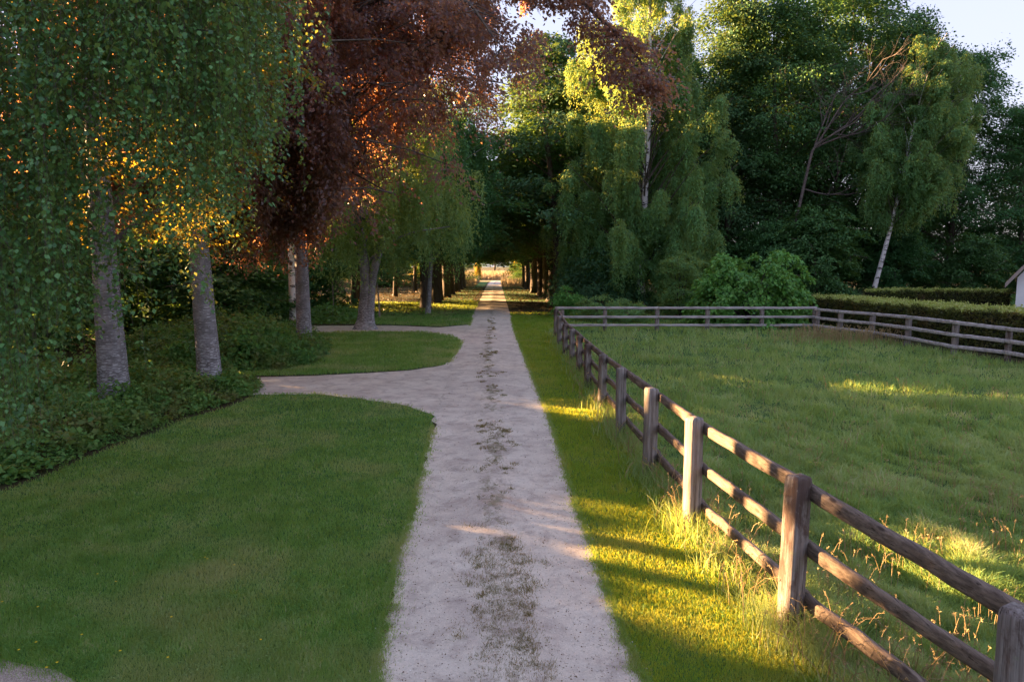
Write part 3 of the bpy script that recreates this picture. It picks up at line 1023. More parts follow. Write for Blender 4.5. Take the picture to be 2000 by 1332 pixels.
# wood on the left
for k, (x, y, h) in enumerate([(-9.8, 119, 12), (3.6, 121, 12)]):
    wood_tree('avenue_end_tree', big1, x, y, h, 27, k * 2.0, ('leafy low-branched tree closing the left side of the avenue end', 'leafy low-branched tree closing the right side of the avenue end')[k], xy=.75)
k = 0
for (x, y) in [(-13, 60), (-20, 57), (-27, 60), (-16, 68), (-24, 70), (-12.5, 76), (-34, 62), (-18, 84), (-30, 76), (-41, 58), (-13, 93), (-26, 92), (-44, 72), (-52, 62), (-22.5, 47.5), (-31, 52), (-14.5, 53.5), (-40, 50)]:
    wood_tree('woodland_tree', (ave1, ave2)[k % 2], x + rnd.uniform(-1, 1), y + rnd.uniform(-1, 1), rnd.uniform(14, 16.5), 18.5, rnd.uniform(0, 6.28),
              f'dark-trunked woodland tree, {ORD[k]} counted outwards into the wood left of the avenue', 'trees of the wood left of the avenue')
    k += 1
# forest edge on the right
edge = [(7.5, 60, 22, big1), (13.5, 63, 23, big3), (19.0, 61, 28.5, big2), (24.2, 62, 29, big1), (29.5, 63, 30.5, big3), (34.5, 63, 27.5, big1), (39.5, 62, 23, big3), (44.5, 60, 18.5, big1), (50, 60, 19.5, big2)]
wh = ['beside the avenue entrance', 'behind the tall weeping birch', 'just right of the tall weeping birch', 'behind the round green bush', 'behind the bare dead tree', 'behind the small leaning birch', 'right of the small leaning birch', 'above the white house', 'at the far right behind the white house']
for k, (x, y, h, kd) in enumerate(edge):
    wood_tree('forest_tree', kd, x, y, h, 27, rnd.uniform(0, 6.28), f'tall dark leafy tree at the forest edge {wh[k]}', 'front row of the forest edge')
k = 0
for (x, y, h) in [(10, 71, 21), (17, 72, 26), (24, 73, 29), (31, 73, 30), (38, 72, 24), (45, 71, 20.5), (53, 70, 20), (60, 66, 20), (13, 84, 22), (24, 86, 27), (36, 86, 27), (49, 84, 20)]:
    wood_tree('forest_tree', (big1, big3, big2)[k % 3], x, y, h, 27, rnd.uniform(0, 6.28), f'dark tree standing deeper in the forest on the right, {ORD[k]} of the rear trees', 'rear trees of the forest on the right')
    k += 1
for k, (x, y, h, w_) in enumerate([(6.2, 56.5, 5.5, 'beside the avenue mouth'), (9.5, 57.5, 7, 'left of the tall birch foot'), (15.5, 58, 7, 'right of the tall birch foot'), (21, 56, 7, 'behind the round green bush'), (26.5, 57, 6, 'left of the leaning birch trunk'), (23.8, 53.5, 8, 'in front of the dead tree'),
                                      (32, 57, 6.5, 'just right of the leaning birch trunk'), (37, 55, 6, 'above the dark rear hedge'), (42.5, 54, 6.5, 'beside the white house')]):
    wood_tree('understorey_tree', und1, x, y, h, 7.5, rnd.uniform(0, 6.28), f'low dark-leaved small tree at the forest edge {w_}', 'small trees at the foot of the forest')

# off to the left, mostly unseen trees and shrubs added to shade the lawn and paddock
k = 0
for (x, y, h) in [(-19.5, 26, 8.2), (-21.5, 30, 8.2), (-20, 35, 7.9), (-23, 39.5, 8), (-21, 45, 9), (-25, 50, 10), (-19.5, 52, 9), (-15, 49, 7.5), (-29, 34, 6.2), (-30, 45, 10), (-16, 40, 6.5), (-14, 33, 5.0), (-21, 112, 5.5), (-31, 116, 7), (-42, 108, 7), (-54, 100, 7), (-15, 116, 6), (-26, 118, 7), (-36, 112, 7), (-48, 104, 7)]:
    wood_tree('shade_tree', und1, x, y, h, 7.5, rnd.uniform(0, 6.28), f'low bushy screen tree in the gloom behind the grey trunks, {ORD[k]} of the bushy ones', 'bushy trees behind the grey trunks', xy=1.15)  # nearer ones added as a screen keeping low sun off the paddock
    k += 1
for k, (x, y, h, xy_) in enumerate([(-16, 14.3, 3.1, .62), (-16.6, 15.4, 3.1, .62), (-15.8, 16.4, 3.0, .62), (-16.7, 17.5, 3.1, .62), (-15.9, 18.4, 3.05, .62), (-17, 19.9, 4.8, .7), (-17.2, 21.6, 5.6, .8), (-19, 16, 3.1, .8), (-17.4, 16.7, 3.15, .62)]):
    wood_tree('shade_shrub', und1, x, y, h, 7.5, k * 1.3, f'dense leafy shrub added beyond the left lawn edge for its shadow, {ORD[k]} of the row', 'added shade shrubs beyond the left lawn edge', 'shrub', xy=xy_)  # added row, heights set by where its shadow edge falls
for k, (x, y, h, xy_) in enumerate([(-17, 13.0, 12, .62), (-17, 10.3, 13, 1.1), (-16, 5.8, 13, 1.1), (-17.5, 2.5, 10, 1.2), (-18, -2, 9, 1.2), (-17, -6, 9, 1.2)]):
    wood_tree('shade_tree', und1, x, y, h, 7.5, k * 1.7, f'unseen low-crowned tree added left of the lawn for its shade, {ORD[k]} of its row', 'unseen shade trees added left of the lawn', xy=xy_)  # added out of view to shade the lawn and the near birch

wood_tree('shade_tree', ave1, -20, 17.4, 22.5, 18, 1.0, 'unseen high-crowned tree added beyond the left shrubs, its long shadow crossing the verge', xy=.65)  # added out of view so its crown shades the hanging birch strands
for k, (x, y) in enumerate([(-14.6, 12.2), (-14.4, 9.8), (-14.8, 7.2), (-14.4, 4.8), (-14.8, 2.2), (-14.4, -.5)]):
    wood_tree('low_shade_shrub', und1, x, y, 4.2, 7.5, k * 1.9, f'unseen low shrub added left of the lawn to block low sun, {ORD[k]} of its row', 'unseen low shrubs added left of the lawn', 'shrub', xy=.6)  # added to stop low sun leaking under the taller trees

# --- the tall birch in the middle distance
bx, by = 9.6, 51.0
tg, cg = weep(31, 28, 6.5, 4.4, .33, nl=150, per=22, nleaf=28, ls=.16, slen=(.8, 3.8), env='arch', spread=.62, ascend=1.1, wob=.012, clear=1.5, clear_z=(8.5, 23))
birch = plant_tree('birch_tree', 'tall weeping birch with white trunk, its upper crown lit yellow by the sun', 'tree', tg, cg, M['bark_birch'], M['leaf_birch'], (bx, by, 0))
# --- the small leaning birch
x, y = 27.7, 53.0
tg, cg = weep(32, 21, 4.0, 8.6, .19, nl=84, per=22, nleaf=24, ls=.16, slen=(.7, 2.8), env='round', lean=(.2, 0), spread=.55, ascend=1.2, wob=.01)
plant_tree('birch_tree', 'slender birch with leaning white trunk and pale green drooping crown behind the hedge', 'tree', tg, cg, M['bark_birch'], M['leaf_birch'], (x, y, 0))


# --- dead tree
def dead(seed, base, d, L, r, depth, g, rg):
    n = 5
    P = [np.array(base, float)]
    dd = np.array(d, float)
    for _ in range(n):
        dd = nrm((dd + rg.normal(0, .13, 3) + [0, 0, .04])[None])[0]
        P.append(P[-1] + dd * L / n)
    V, Q = tube(np.array(P), np.linspace(r, r * .55, n + 1), 5)
    g.add(V, Q)
    if depth == 0:
        return
    for k in range(3 if depth > 1 else 4):
        f = rg.integers(2, n + 1)
        nd = nrm((dd + rg.normal(0, .5, 3))[None])[0]
        dead(seed, P[f], nd, L * rg.uniform(.5, .8), r * .5, depth - 1, g, rg)


g = Geo()
rg = np.random.default_rng(9)
b = at(1530, 590, 55)
p1 = at(1590, 290, 55)
V, Q = tube(curve([[b[0], 55, 0], [b[0] + .6, 55, 6], [p1[0] - .3, 55, p1[2] - 1], [p1[0], 55, p1[2]]], 12), np.linspace(.14, .1, 12), 7)
g.add(V, Q)
for dvec, L in (((.75, -.2, .7), 5.5), ((.45, -.3, .9), 4.5), ((.9, -.1, .2), 4.5)):
    dead(1, p1, dvec, L, .09, 4, g, rg)
    dead(1, p1, np.array(dvec) + rg.normal(0, .25, 3), L * .9, .07, 4, g, rg)
p2 = at(1580, 370, 55)
dead(1, [p2[0] - .3, 55, p2[2]], (.9, -.2, -.25), 4.5, .07, 3, g, rg)
g.V = [v - np.array([b[0], 55, 0], np.float32) for v in g.V]
t = thing('dead_tree', 'bare grey dead tree with a fan of leafless twigs in front of the forest', 'tree', (b[0], 55, 0))
g.build('trunk', M['bark_dead'], t)


# --- bushes
def bush(seed, R, H, n, lpc, ls, cr, droop=.5, aspect=.7, base=.25, up=.9, shape=.5):
    rg = np.random.default_rng(seed)
    g, tg = Geo(), Geo()
    az = rg.uniform(0, 6.28, n)
    ph = np.arccos(1 - rg.uniform(0, 1, n) * .98)
    rr = rg.uniform(.62, 1.16, n)
    C = np.stack([np.cos(az) * np.sin(ph) ** shape * R * rr, np.sin(az) * np.sin(ph) ** shape * R * rr, base + np.cos(ph) * (H - base) * rr], -1)
    O = np.stack([np.cos(az) * np.sin(ph), np.sin(az) * np.sin(ph), 0 * az], -1)
    clump_leaves(C, cr * rg.uniform(.6, 1.2, n), O, lpc, ls, rg, .25, droop, aspect, up, 0, g)
    for k in range(0, n, 4):
        V, Q = tube(curve([[0, 0, 0], C[k] * [.4, .4, .6], C[k]], 6), np.linspace(.05, .01, 6), 4)
        tg.add(V, Q)
    return tg, g


tg, cg = bush(51, 2.9, 3.9, 250, 90, .21, .5, droop=.7, aspect=.75)
plant_tree('bush', 'large round bright green bush growing through the far paddock fence', 'bush', tg, cg, M['bark_dark'], M['leaf_bush'], (13.8, 39.3, 0))
tg, cg = bush(52, 1.15, 4.0, 90, 110, .15, .5, droop=.3, aspect=.45, shape=.45)
plant_tree('conical_shrub', 'upright pale green conical shrub to the left of the round bush', 'bush', tg, cg, M['bark_dark'], M['leaf_birch'], (10.9, 44, 0))
for k, (px_, py_, R_, H_, lab) in enumerate([(1175, 628, 1.5, 1.5, 'pale leafy low shrub behind the far fence, nearest the drive'), (1215, 630, 1.3, 1.2, 'low flowering shrub behind the far fence, in front of the birch'), (1108, 622, .8, 2.0, 'thin upright shrub beside the fence corner'), (1370, 625, 1.1, 1.7, 'small dark shrub between the conical shrub and the round bush')]):
    x, y = gp(px_, py_)
    tg, cg = bush(60 + k, R_, H_, 44, 90, .14, .4, droop=.3, aspect=.5)
    plant_tree('shrub', lab, 'shrub', tg, cg, M['bark_dark'], M['leaf_birch'] if k < 2 else M['leaf_bush'], (x, y, 0))
# dark low branches hanging by the avenue mouth
tg, cg = bush(71, 3.0, 4.6, 150, 110, .2, .8, droop=.6, aspect=.55)
plant_tree('yew', 'dark drooping evergreen shrub beside the mouth of the avenue, right of the drive', 'shrub', tg, cg, M['bark_dark'], M['leaf_forest2'], (6.6, 50.5, 0))


# --- hedges
def hedge(name, label, path, w, hfun, ls, n, seed):
    rg = np.random.default_rng(seed)
    t = thing(name, label, 'hedge', (path[0][0], path[0][1], 0))
    o0 = np.array([path[0][0], path[0][1], 0])
    P = curve([(a, b, 0) for a, b in path], 40)
    T = nrm(np.gradient(P, axis=0))
    Nn = np.stack([-T[:, 1], T[:, 0], 0 * T[:, 0]], -1)
    s = rg.uniform(0, 1, n) * 38.99
    i = s.astype(int)
    f = (s - i)[:, None]
    c = P[i] * (1 - f) + P[i + 1] * f
    nn = nrm(Nn[i] * (1 - f) + Nn[i + 1] * f)
    hh = hfun(s / 39) + .07 * fnoise(c[:, 0], c[:, 1], 1.2, 5)
    side = rg.uniform(0, 1, n) < .5
    sg = np.where(rg.uniform(0, 1, n) < .5, -1, 1)
    z = rg.uniform(.02, 1, n) ** .8 * hh
    dep = rg.normal(0, .05, n) + .085 * fnoise(c[:, 0] + z * 2, c[:, 1] + z, .7, 6)
    Ps = c + nn * (sg * (w / 2 + dep))[:, None]
    Ps[:, 2] = z
    Pt = c + nn * (rg.uniform(-1, 1, n) * w / 2)[:, None]
    Pt[:, 2] = hh + rg.normal(0, .03, n) + (rg.uniform(0, 1, n) > .96) * .12
    g = Geo()
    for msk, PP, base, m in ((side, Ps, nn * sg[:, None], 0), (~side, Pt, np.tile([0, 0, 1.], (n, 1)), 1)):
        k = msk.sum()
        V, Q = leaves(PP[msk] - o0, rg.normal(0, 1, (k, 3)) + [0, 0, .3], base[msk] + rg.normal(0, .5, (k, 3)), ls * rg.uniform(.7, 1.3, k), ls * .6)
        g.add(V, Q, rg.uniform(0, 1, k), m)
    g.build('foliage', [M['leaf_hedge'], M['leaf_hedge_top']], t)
    g = Geo()
    hs = hfun(np.linspace(0, 1, 40)) - .1
    prof = []
    for sgn, top in ((-1, 0), (-1, 1), (1, 1), (1, 0)):
        q = P + Nn * sgn * (w / 2 - .1)
        q = q.copy()
        q[:, 2] = hs * top
        prof.append(q - o0)
    V = np.stack(prof, 1).reshape(-1, 3)
    a, b = np.meshgrid(np.arange(39), np.arange(3), indexing='ij')
    Q = np.stack([a * 4 + b, a * 4 + b + 1, (a + 1) * 4 + b + 1, (a + 1) * 4 + b], -1).reshape(-1, 4)
    g.add(V, Q)
    g.add(V[[0, 1, 2, 3, -4, -3, -2, -1]], [(0, 1, 2, 3), (4, 5, 6, 7)])
    g.build('dark_core', M['hedge_core'], t)  # solid dark box filling the hedge behind its leaves
    return t


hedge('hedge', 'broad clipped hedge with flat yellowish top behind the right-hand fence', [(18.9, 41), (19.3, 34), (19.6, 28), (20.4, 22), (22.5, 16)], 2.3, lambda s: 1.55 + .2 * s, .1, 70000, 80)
hedge('hedge', 'low dark rear hedge running up to the white house', [(24, 46), (28, 46.5), (33, 45.5)], 1.0, lambda s: 1.75 + 0 * s, .13, 16000, 81)

# --- house
hs_ = thing('house', 'white rendered house gable with red tiled roof, cut off by the right edge', 'house', (29.5, 40, 0), -math.radians(37))
Wd, Dp, ez, rz_ = 8.0, 9.0, 2.75, 8.2
V = [(0, 0, 0), (Wd, 0, 0), (Wd, 0, ez), (Wd / 2, 0, rz_ - .3), (0, 0, ez), (0, Dp, 0), (Wd, Dp, 0), (Wd, Dp, ez), (Wd / 2, Dp, rz_ - .3), (0, Dp, ez)]
me = bpy.data.meshes.new('wall')
me.from_pydata(V, [], [(0, 1, 2, 3, 4), (9, 8, 7, 6, 5), (5, 0, 4, 9), (1, 6, 7, 2)])
me.materials.append(M['render'])
link('wall', me, hs_)
for sgn in (0, 1):
    a = np.array([-.55, -.4, 2.2])
    b = np.array([Wd / 2, -.4, rz_])
    pts = []
    for zo in (0, .2):
        for (p, yy) in ((a, -.4), (b, -.4), (b, Dp + .4), (a, Dp + .4)):
            xx = p[0] if not sgn else Wd - p[0]
            pts.append((xx + (.0006 if sgn else 0), yy, p[2] + zo))
    me = bpy.data.meshes.new('roof')
    me.from_pydata(pts, [], [(0, 1, 2, 3), (7, 6, 5, 4), (0, 4, 5, 1), (1, 5, 6, 2), (2, 6, 7, 3), (3, 7, 4, 0)])
    me.materials.append(M['tile'])
    link('roof', me, hs_)
    bpts = []
    for yy in (-.46, -.405):
        for (p, zo) in ((a, -.06), (b, -.06), (b, .23), (a, .23)):
            xx = p[0] if not sgn else Wd - p[0]
            bpts.append((xx, yy, p[2] + zo))
    me = bpy.data.meshes.new('bargeboard')
    me.from_pydata(bpts, [], [(0, 1, 2, 3), (7, 6, 5, 4), (0, 4, 5, 1), (1, 5, 6, 2), (2, 6, 7, 3), (3, 7, 4, 0)])
    me.materials.append(M['board'])
    link('bargeboard', me, hs_)

# --- the grey-trunked trees on the left
x1, y1 = gp(226, 800)
tg, cg = broadleaf(101, 16, 4.6, 4.6, .33, nl=30, cl=5, lpc=200, ls=.10, env='round', cr=.8, droop=.5, flat=.2, sides=18, lean=(-.012, 0), wob=.006, flare=1.25)
plant_tree('beech_tree', 'thick smooth grey trunk nearest the camera, in the brambles, with gold-lit leaves', 'tree', tg, cg, M['bark'], M['leaf_gold'], (x1, y1, 0))
x2, y2 = gp(412, 765)
tg, cg = broadleaf(102, 15, 1.9, 5.0, .31, nl=22, cl=4, lpc=190, ls=.11, env='round', cr=.7, droop=.5, flat=.2, sides=18, lean=(-.03, 0), wob=.006, flare=1.2)
plant_tree('beech_tree', 'straight grey trunk beside the start of the side drive, second from the left', 'tree', tg, cg, M['bark'], M['leaf_gold'], (x2, y2, 0))

# copper beech
x3, y3 = gp(595, 680)


def az_front(k, rg):
    return rg.uniform(-2.5, -.95) if k < 32 else rg.uniform(-2.9, .3)


tg, cg = broadleaf(103, 19, 9.5, 6.3, .31, nl=104, cl=7, lpc=220, ls=.135, env='dome', cr=.9, droop=.85, flat=.34, sides=16, lean=(.0, 0), wob=.006, flare=1.2, az0=az_front, aspect=.55, up=.4)
_, cg3 = weep(104, 18.5, 9.6, 6.9, .3, nl=110, per=12, nleaf=20, ls=.135, slen=(.7, 2.4), env='dome', spread=.42, ascend=.6, aspect=.58, az0=lambda k, rg: az_front(int(k * .76), rg))
cg.V += cg3.V
cg.Q += [q + cg.n for q in cg3.Q]
cg.R += cg3.R
cg.M += cg3.M
cg.n += cg3.n
# long bough reaching out over the drive
rg = np.random.default_rng(5)
for (path, r0, nn_) in (([(0, 0, 11), (5, -3.5, 13.0), (9.0, -6, 12.6), (11.8, -7.6, 10.0), (12.8, -8.2, 8.4)], .16, 26),
                        ([(0, 0, 10.5), (4, -4, 12.6), (8, -7, 12.2), (10.6, -8.6, 11.4)], .15, 20),
                        ([(0, 0, 12), (4, -3.5, 14.6), (8, -6, 15.2), (11.0, -8, 14.2)], .15, 18),
                        ([(0, 0, 9), (3.5, -5, 11.5), (6.8, -8.5, 11.0), (8.4, -10, 9.0)], .14, 18)):
    lp = curve(path, 24)
    V, Q = tube(lp, np.linspace(r0, .015, 24), 6)
    tg.add(V, Q, None, 1)
    C, O = [], []
    for _ in range(int(nn_ * 2.3)):
        i = rg.integers(5, 24)
        d = nrm((lp[min(i + 1, 23)] - lp[i - 1])[None])[0]
        c = lp[i] + rg.normal(0, .55, 3) * [1, 1, .35] - [0, 0, .25]
        V, Q = tube(np.array([lp[i], (lp[i] + c) / 2, c]), [.02, .014, .006], 4)
        tg.add(V, Q, None, 1)
        C.append(c)
        O.append(d)
    clump_leaves(np.array(C), rg.uniform(.35, .8, len(C)), np.array(O), 150, .12, rg, .25, .6, .6, .6, 0, cg)
plant_tree('copper_beech', 'copper beech with purple and orange leaves, one bough reaching over the drive', 'tree', tg, cg, M['bark'], M['leaf_copper'], (x3, y3, 0))

# white birch behind the third trunk
x, y = gp(574, 655)
tg, cg = weep(105, 16, 3.2, 7.5, .2, nl=24, per=12, nleaf=20, ls=.14, slen=(1, 3), spread=.7)
plant_tree('birch_tree', 'black and white birch trunk standing just behind the third grey trunk', 'tree', tg, cg, M['bark_birch'], M['leaf_birch'], (x, y, 0))

# forked trunk tree
x4, y4 = gp(715, 643)
tg, cg = weep(106, 18, 6.4, 6.0, .01, nl=46, per=20, nleaf=24, ls=.15, slen=(1.6, 4.4), env='arch', spread=.9, ascend=.7)
rg = np.random.default_rng(77)
tg = Geo()
for pts, ra, rb in (([(-.05, 0, -.2), (-.1, 0, .05), (0, 0, 1.2), (.08, 0, 2.6), (-.1, 0, 4.2), (-.5, .2, 7), (-1.2, .4, 12)], .5, .12),
                    ([(.2, -.05, -.2), (.15, -.05, .3), (.25, -.05, 1.5), (.42, -.05, 2.8), (.95, -.1, 4.6), (1.8, -.3, 7.5), (2.6, -.6, 12)], .36, .1)):
    lp = curve(pts, 26)
    rr = np.linspace(ra, rb, 26) * (1 + .45 * np.exp(-np.maximum(lp[:, 2], 0) / .25))
    V, Q = tube(lp, rr, 16, rg, .025)
    tg.add(V, Q)
for k in range(22):
    az = k * 2.4
    z = 4.5 + k * .4
    V, Q = tube(curve([[0, 0, z - 1], [math.cos(az) * 2, math.sin(az) * 2, z + .5], [math.cos(az) * 4.6, math.sin(az) * 4.6, z + 1]], 7), np.linspace(.09, .02, 7), 5)
    tg.add(V, Q)
plant_tree('beech_tree', 'tree with a forked grey trunk and mossy foot between lawn and upper side drive', 'tree', tg, cg, M['bark'], M['leaf_birch'], (x4, y4, 0))

# slender leaning tree beside the avenue
x5, y5 = gp(836, 614)
tg, cg = weep(107, 16, 5.0, 6.0, .17, nl=38, per=15, nleaf=22, ls=.17, slen=(1.4, 3.4), lean=(.075, 0), spread=.8)
plant_tree('slender_tree', 'slender pale trunk leaning right beside the mouth of the avenue', 'tree', tg, cg, M['bark'], M['leaf_forest'], (x5, y5, 0))
for (px_, py_, h_, lab) in ((741, 620, 3.2, 'thin young tree with bare stem just right of the forked trunk'), (651, 618, 2.6, 'thin young tree with bare stem left of the forked trunk')):
    x, y = gp(px_, py_)
    tg, cg = broadleaf(int(px_), h_ + 1.6, .9, h_ - .4, .06, nl=10, cl=2, lpc=60, ls=.14, cr=.4)
    plant_tree('young_tree', lab, 'tree', tg, cg, M['stake'], M['leaf_forest'], (x, y, 0))

# --- the near weeping birch whose branches hang into the left of the picture
g, tg = Geo(), Geo()
rg = np.random.default_rng(200)
bx0, by0 = -11.0, 13.9
V, Q = tube(curve([(0, 0, -.2), (0, 0, .1), (.1, -.1, 3), (.3, -.4, 7), (.6, -1, 11), (.9, -1.6, 14)], 30), np.linspace(.24, .06, 30), 14, rg, .02)
tg.add(V, Q)
# bottom edge of the curtain in the photo (pixels) for each column
BX = [-150, 0, 60, 120, 160, 210, 245, 270, 300, 335, 370, 400, 440, 470, 500, 520, 545]
BY = [900, 830, 780, 600, 400, 260, 270, 540, 620, 500, 440, 430, 390, 330, 260, 190, 120]
origin = np.array([bx0, by0, 0])
nclus = 165
for c in range(nclus):
    cxp = rg.uniform(-140, 540)
    Y_ = rg.uniform(6.6, 9.3) if cxp < 150 else rg.uniform(6.6, 10.5) if cxp < 330 else rg.uniform(7.5, 10.5)
    bot = np.interp(cxp, BX, BY) + rg.normal(0, 22)
    if 150 < cxp < 320 and rg.uniform() < .6:
        bot = rg.uniform(120, 240)
    start = rg.uniform(-420, min(bot - 150, 430))
    top = at(cxp, start, Y_)
    # arching bough from the trunk to the cluster top
    if c % 2 == 0:
        zt = min(13.5, top[2] + rg.uniform(.6, 2))
        V, Q = tube(curve([np.array([.45, -.8, zt]), (np.array([.45, -.8, zt]) + (top - origin)) / 2 + [0, 0, .6], top - origin], 9), np.linspace(.028, .005, 9), 4)
        tg.add(V, Q, None, 1)
    ns = rg.integers(5, 10)
    for s in range(ns):
        p0 = top + rg.normal(0, .17, 3) * [1, 1, 1.6]
        b1 = bot + rg.normal(0, 45)
        b1 = min(b1, np.interp(cxp, BX, BY) + 25)
        zb_ = at(cxp, b1, Y_)[2]
        L = max(.5, p0[2] - zb_)
        L = min(L, rg.uniform(1.6, 4.2))
        az = rg.uniform(0, 6.28)
        drift = rg.uniform(.1, .6)
        m = int(L / .030)
        sv = np.sort(rg.uniform(0, 1, m))
        wv = .05 * np.sin(sv * 7 + az)
        hx = drift * (1 - np.exp(-sv * L / .4)) + wv
        P = np.stack([p0[0] + math.cos(az) * hx, p0[1] + math.sin(az) * hx, p0[2] - sv * L], -1)
        A = rg.uniform(0, 6.28, m)
        D = np.stack([np.cos(A), np.sin(A), -rg.uniform(.5, 1.8, m)], -1)
        Nn = np.stack([np.cos(A), np.sin(A), rg.uniform(.1, .9, m)], -1) + rg.normal(0, .45, (m, 3))
        LL = .06 * rg.uniform(.55, 1.3, m)
        P = P + rg.normal(0, .035, (m, 3))
        V, Q = leaves(P - origin + D * .01, D, Nn, LL, LL * .78, .1)
        g.add(V, Q, rg.uniform(0, 1, m))
        if m > 4:
            ii = np.linspace(0, m - 1, 5).astype(int)
            V, Q = tube(P[ii] - origin, .0016, 3)
            tg.add(V, Q, None, 1)
plant_tree('weeping_birch', 'near weeping birch whose long leafy green strands hang over the left of the lawn', 'tree', tg, g, M['bark_birch'], M['leaf_birch_near'], tuple(origin))

# ------------------------------------------------------------------ undergrowth on the left
UND1 = [gp(*p) for p in [(0, 952), (90, 925), (200, 876), (300, 842), (350, 818), (450, 788), (512, 762), (500, 745), (430, 742), (380, 742), (330, 745)]] + [(-14, 20), (-18, 22), (-20, 14), (-14, 8), (-9, 8.0)]
UND2 = [gp(*p) for p in [(400, 728), (500, 726), (560, 722), (610, 712), (640, 690), (640, 672), (600, 660), (540, 655), (420, 655), (300, 670), (200, 690), (300, 730)]]


def undergrowth(name, label, poly, n, hmax, seed, ls=.075, edge=.9):
    rg = np.random.default_rng(seed)
    p = np.array(poly)
    e1 = np.roll(p, -1, axis=0)
    x = rg.uniform(p[:, 0].min(), p[:, 0].max(), n * 3)
    y = rg.uniform(p[:, 1].min(), p[:, 1].max(), n * 3)
    k = inpoly(x, y, poly)
    x, y = x[k][:n], y[k][:n]
    # distance to the edge
    d = np.full(len(x), 9.)
    for (ax, ay), (bx_, by_) in zip(p, e1):
        vx, vy = bx_ - ax, by_ - ay
        tt = np.clip(((x - ax) * vx + (y - ay) * vy) / (vx * vx + vy * vy + 1e-9), 0, 1)
        d = np.minimum(d, np.hypot(x - ax - tt * vx, y - ay - tt * vy))
    hump = .62 + .3 * fnoise(x, y, 1.5, seed) + .2 * fnoise(x, y, .55, seed + 1)
    H = hmax * np.clip(hump, .2, 1.3) * np.clip(.28 + d / edge, 0, 1) * np.clip(.45 + d / 4, 0, 1.3)
    z = H * rg.uniform(0, 1, len(x)) ** .55 + rg.exponential(.03, len(x))
    P = np.stack([x + rg.normal(0, .05, len(x)), y + rg.normal(0, .05, len(x)), z], -1)
    D = rg.normal(0, 1, (len(x), 3)) * [1, 1, .5] + [0, -.3, -.1]
    N = rg.normal(0, .55, (len(x), 3)) + [0, -.25, 1]
    L = (ls + .0016 * y) * rg.uniform(.5, 1.3, len(x)) * np.where(fnoise(x, y, 1.3, seed + 9) > .35, 1.5, .85)
    g = Geo()
    V, Q = leaves(P, D, N, L, L * .65)
    g.add(V, Q, np.clip(rg.beta(2, 2, len(x)) + .2 * fnoise(x, y, 1.0, seed + 3), 0, 1))
    # taller stems sticking up
    m = 900
    i = rg.integers(0, len(x), m)
    for q in range(6):
        zz = H[i] * (.8 + .1 * q)
        P = np.stack([x[i] + .02 * q, y[i], zz], -1)
        V, Q = leaves(P, rg.normal(0, 1, (m, 3)) + [0, 0, .6], rg.normal(0, 1, (m, 3)), ls, ls * .4)
        g.add(V, Q, rg.uniform(.3, 1, m))
    return tag(g.build(name, M['leaf_under']), label, 'undergrowth', kind='stuff')


undergrowth('bramble_undergrowth', 'ivy, nettles and brambles massed around the two nearest grey trunks', UND1, 130000, 1.05, 301)
undergrowth('island_undergrowth', 'nettles and weeds massed on the island around the third grey trunk', UND2, 60000, 1.35, 302, .1)
WOODU = [(-30, 32), (-8.5, 41), (-9, 46), (-14, 54), (-45, 56), (-45, 32)]
undergrowth('woodland_undergrowth', 'dark low leaf cover inside the wood behind the grey trunks', WOODU, 40000, .9, 303, .16)
undergrowth('forest_undergrowth', 'low leaf cover along the foot of the forest on the right', [(5, 54), (24, 50), (24, 48), (34, 48), (60, 48), (60, 58), (5, 60)], 42000, 1.1, 304, .16)

# weeds along the crown of the drive
g = Geo()
rg = np.random.default_rng(404)
yc = 1 / (1 / 5.2 + rg.uniform(0, 1, 900) * (1 / 45. - 1 / 5.2))
mid = (edge_at(RL, yc) + edge_at(RR, yc)) / 2
keep = fnoise(yc * 0 + 3, yc, 2.2, 12) + .35 > rg.uniform(0, 1, len(yc)) * .9
keep |= (yc > 6.2) & (yc < 8.2) & (rg.uniform(0, 1, len(yc)) < .8)
yc, mid = yc[keep], mid[keep]
xc = mid + rg.normal(0, .17, len(yc)) + .05
for k in range(len(yc)):
    m = rg.integers(12, 60)
    sp = rg.uniform(.02, .07)
    X_, Y2 = xc[k] + rg.normal(0, sp, m), yc[k] + rg.normal(0, sp * 1.2, m)
    blades(g, X_, Y2, rg.uniform(.01, .035, m) * (1 + yc[k] / 40), np.full(m, max(.005, .0009 * yc[k])), rg, False, 1.4, 0, np.clip(rg.beta(2, 1.6, m) * rg.uniform(.6, 1.2), 0, 1), z0=.04)
tag(g.build('track_weeds', M['weed']), 'tufts of grass and weeds scattered along the middle of the drive', 'weeds', kind='stuff')

g = Geo()
n = 36000
yc = 1 / (1 / 5.0 + rg.uniform(0, 1, n) * (1 / 45. - 1 / 5.0))
lft = rg.uniform(0, 1, n) < .5
lob = .10 * np.clip(fnoise(yc, lft * 9.0, .5, 66), -.3, 1.5) + .02
dd = rg.exponential(.045, n) + np.abs(lob) * rg.uniform(0, 1, n) - .05
xc = np.where(lft, edge_at(RL, yc) + dd, edge_at(RR, yc) - dd * .7)
ok = ~(lft & (yc > 14.3) & (yc < 24) | lft & (yc > 29.5) & (yc < 39))
xc, yc = xc[ok], yc[ok]
blades(g, xc, yc, rg.uniform(.012, .04, len(xc)) * (1 + yc / 40), np.maximum(.005, .0009 * yc), rg, False, 1.2, 0, np.clip(rg.beta(1.6, 2, len(xc)), 0, 1), z0=.01)
tag(g.build('edge_weeds', M['lawn']), 'ragged grass creeping over both edges of the drive', 'grass', kind='stuff')
g = Geo()
n = 6000
yc = 1 / (1 / 5.0 + rg.uniform(0, 1, n) * (1 / 26. - 1 / 5.0))
xa, xb = edge_at(RL, yc), edge_at(RR, yc)
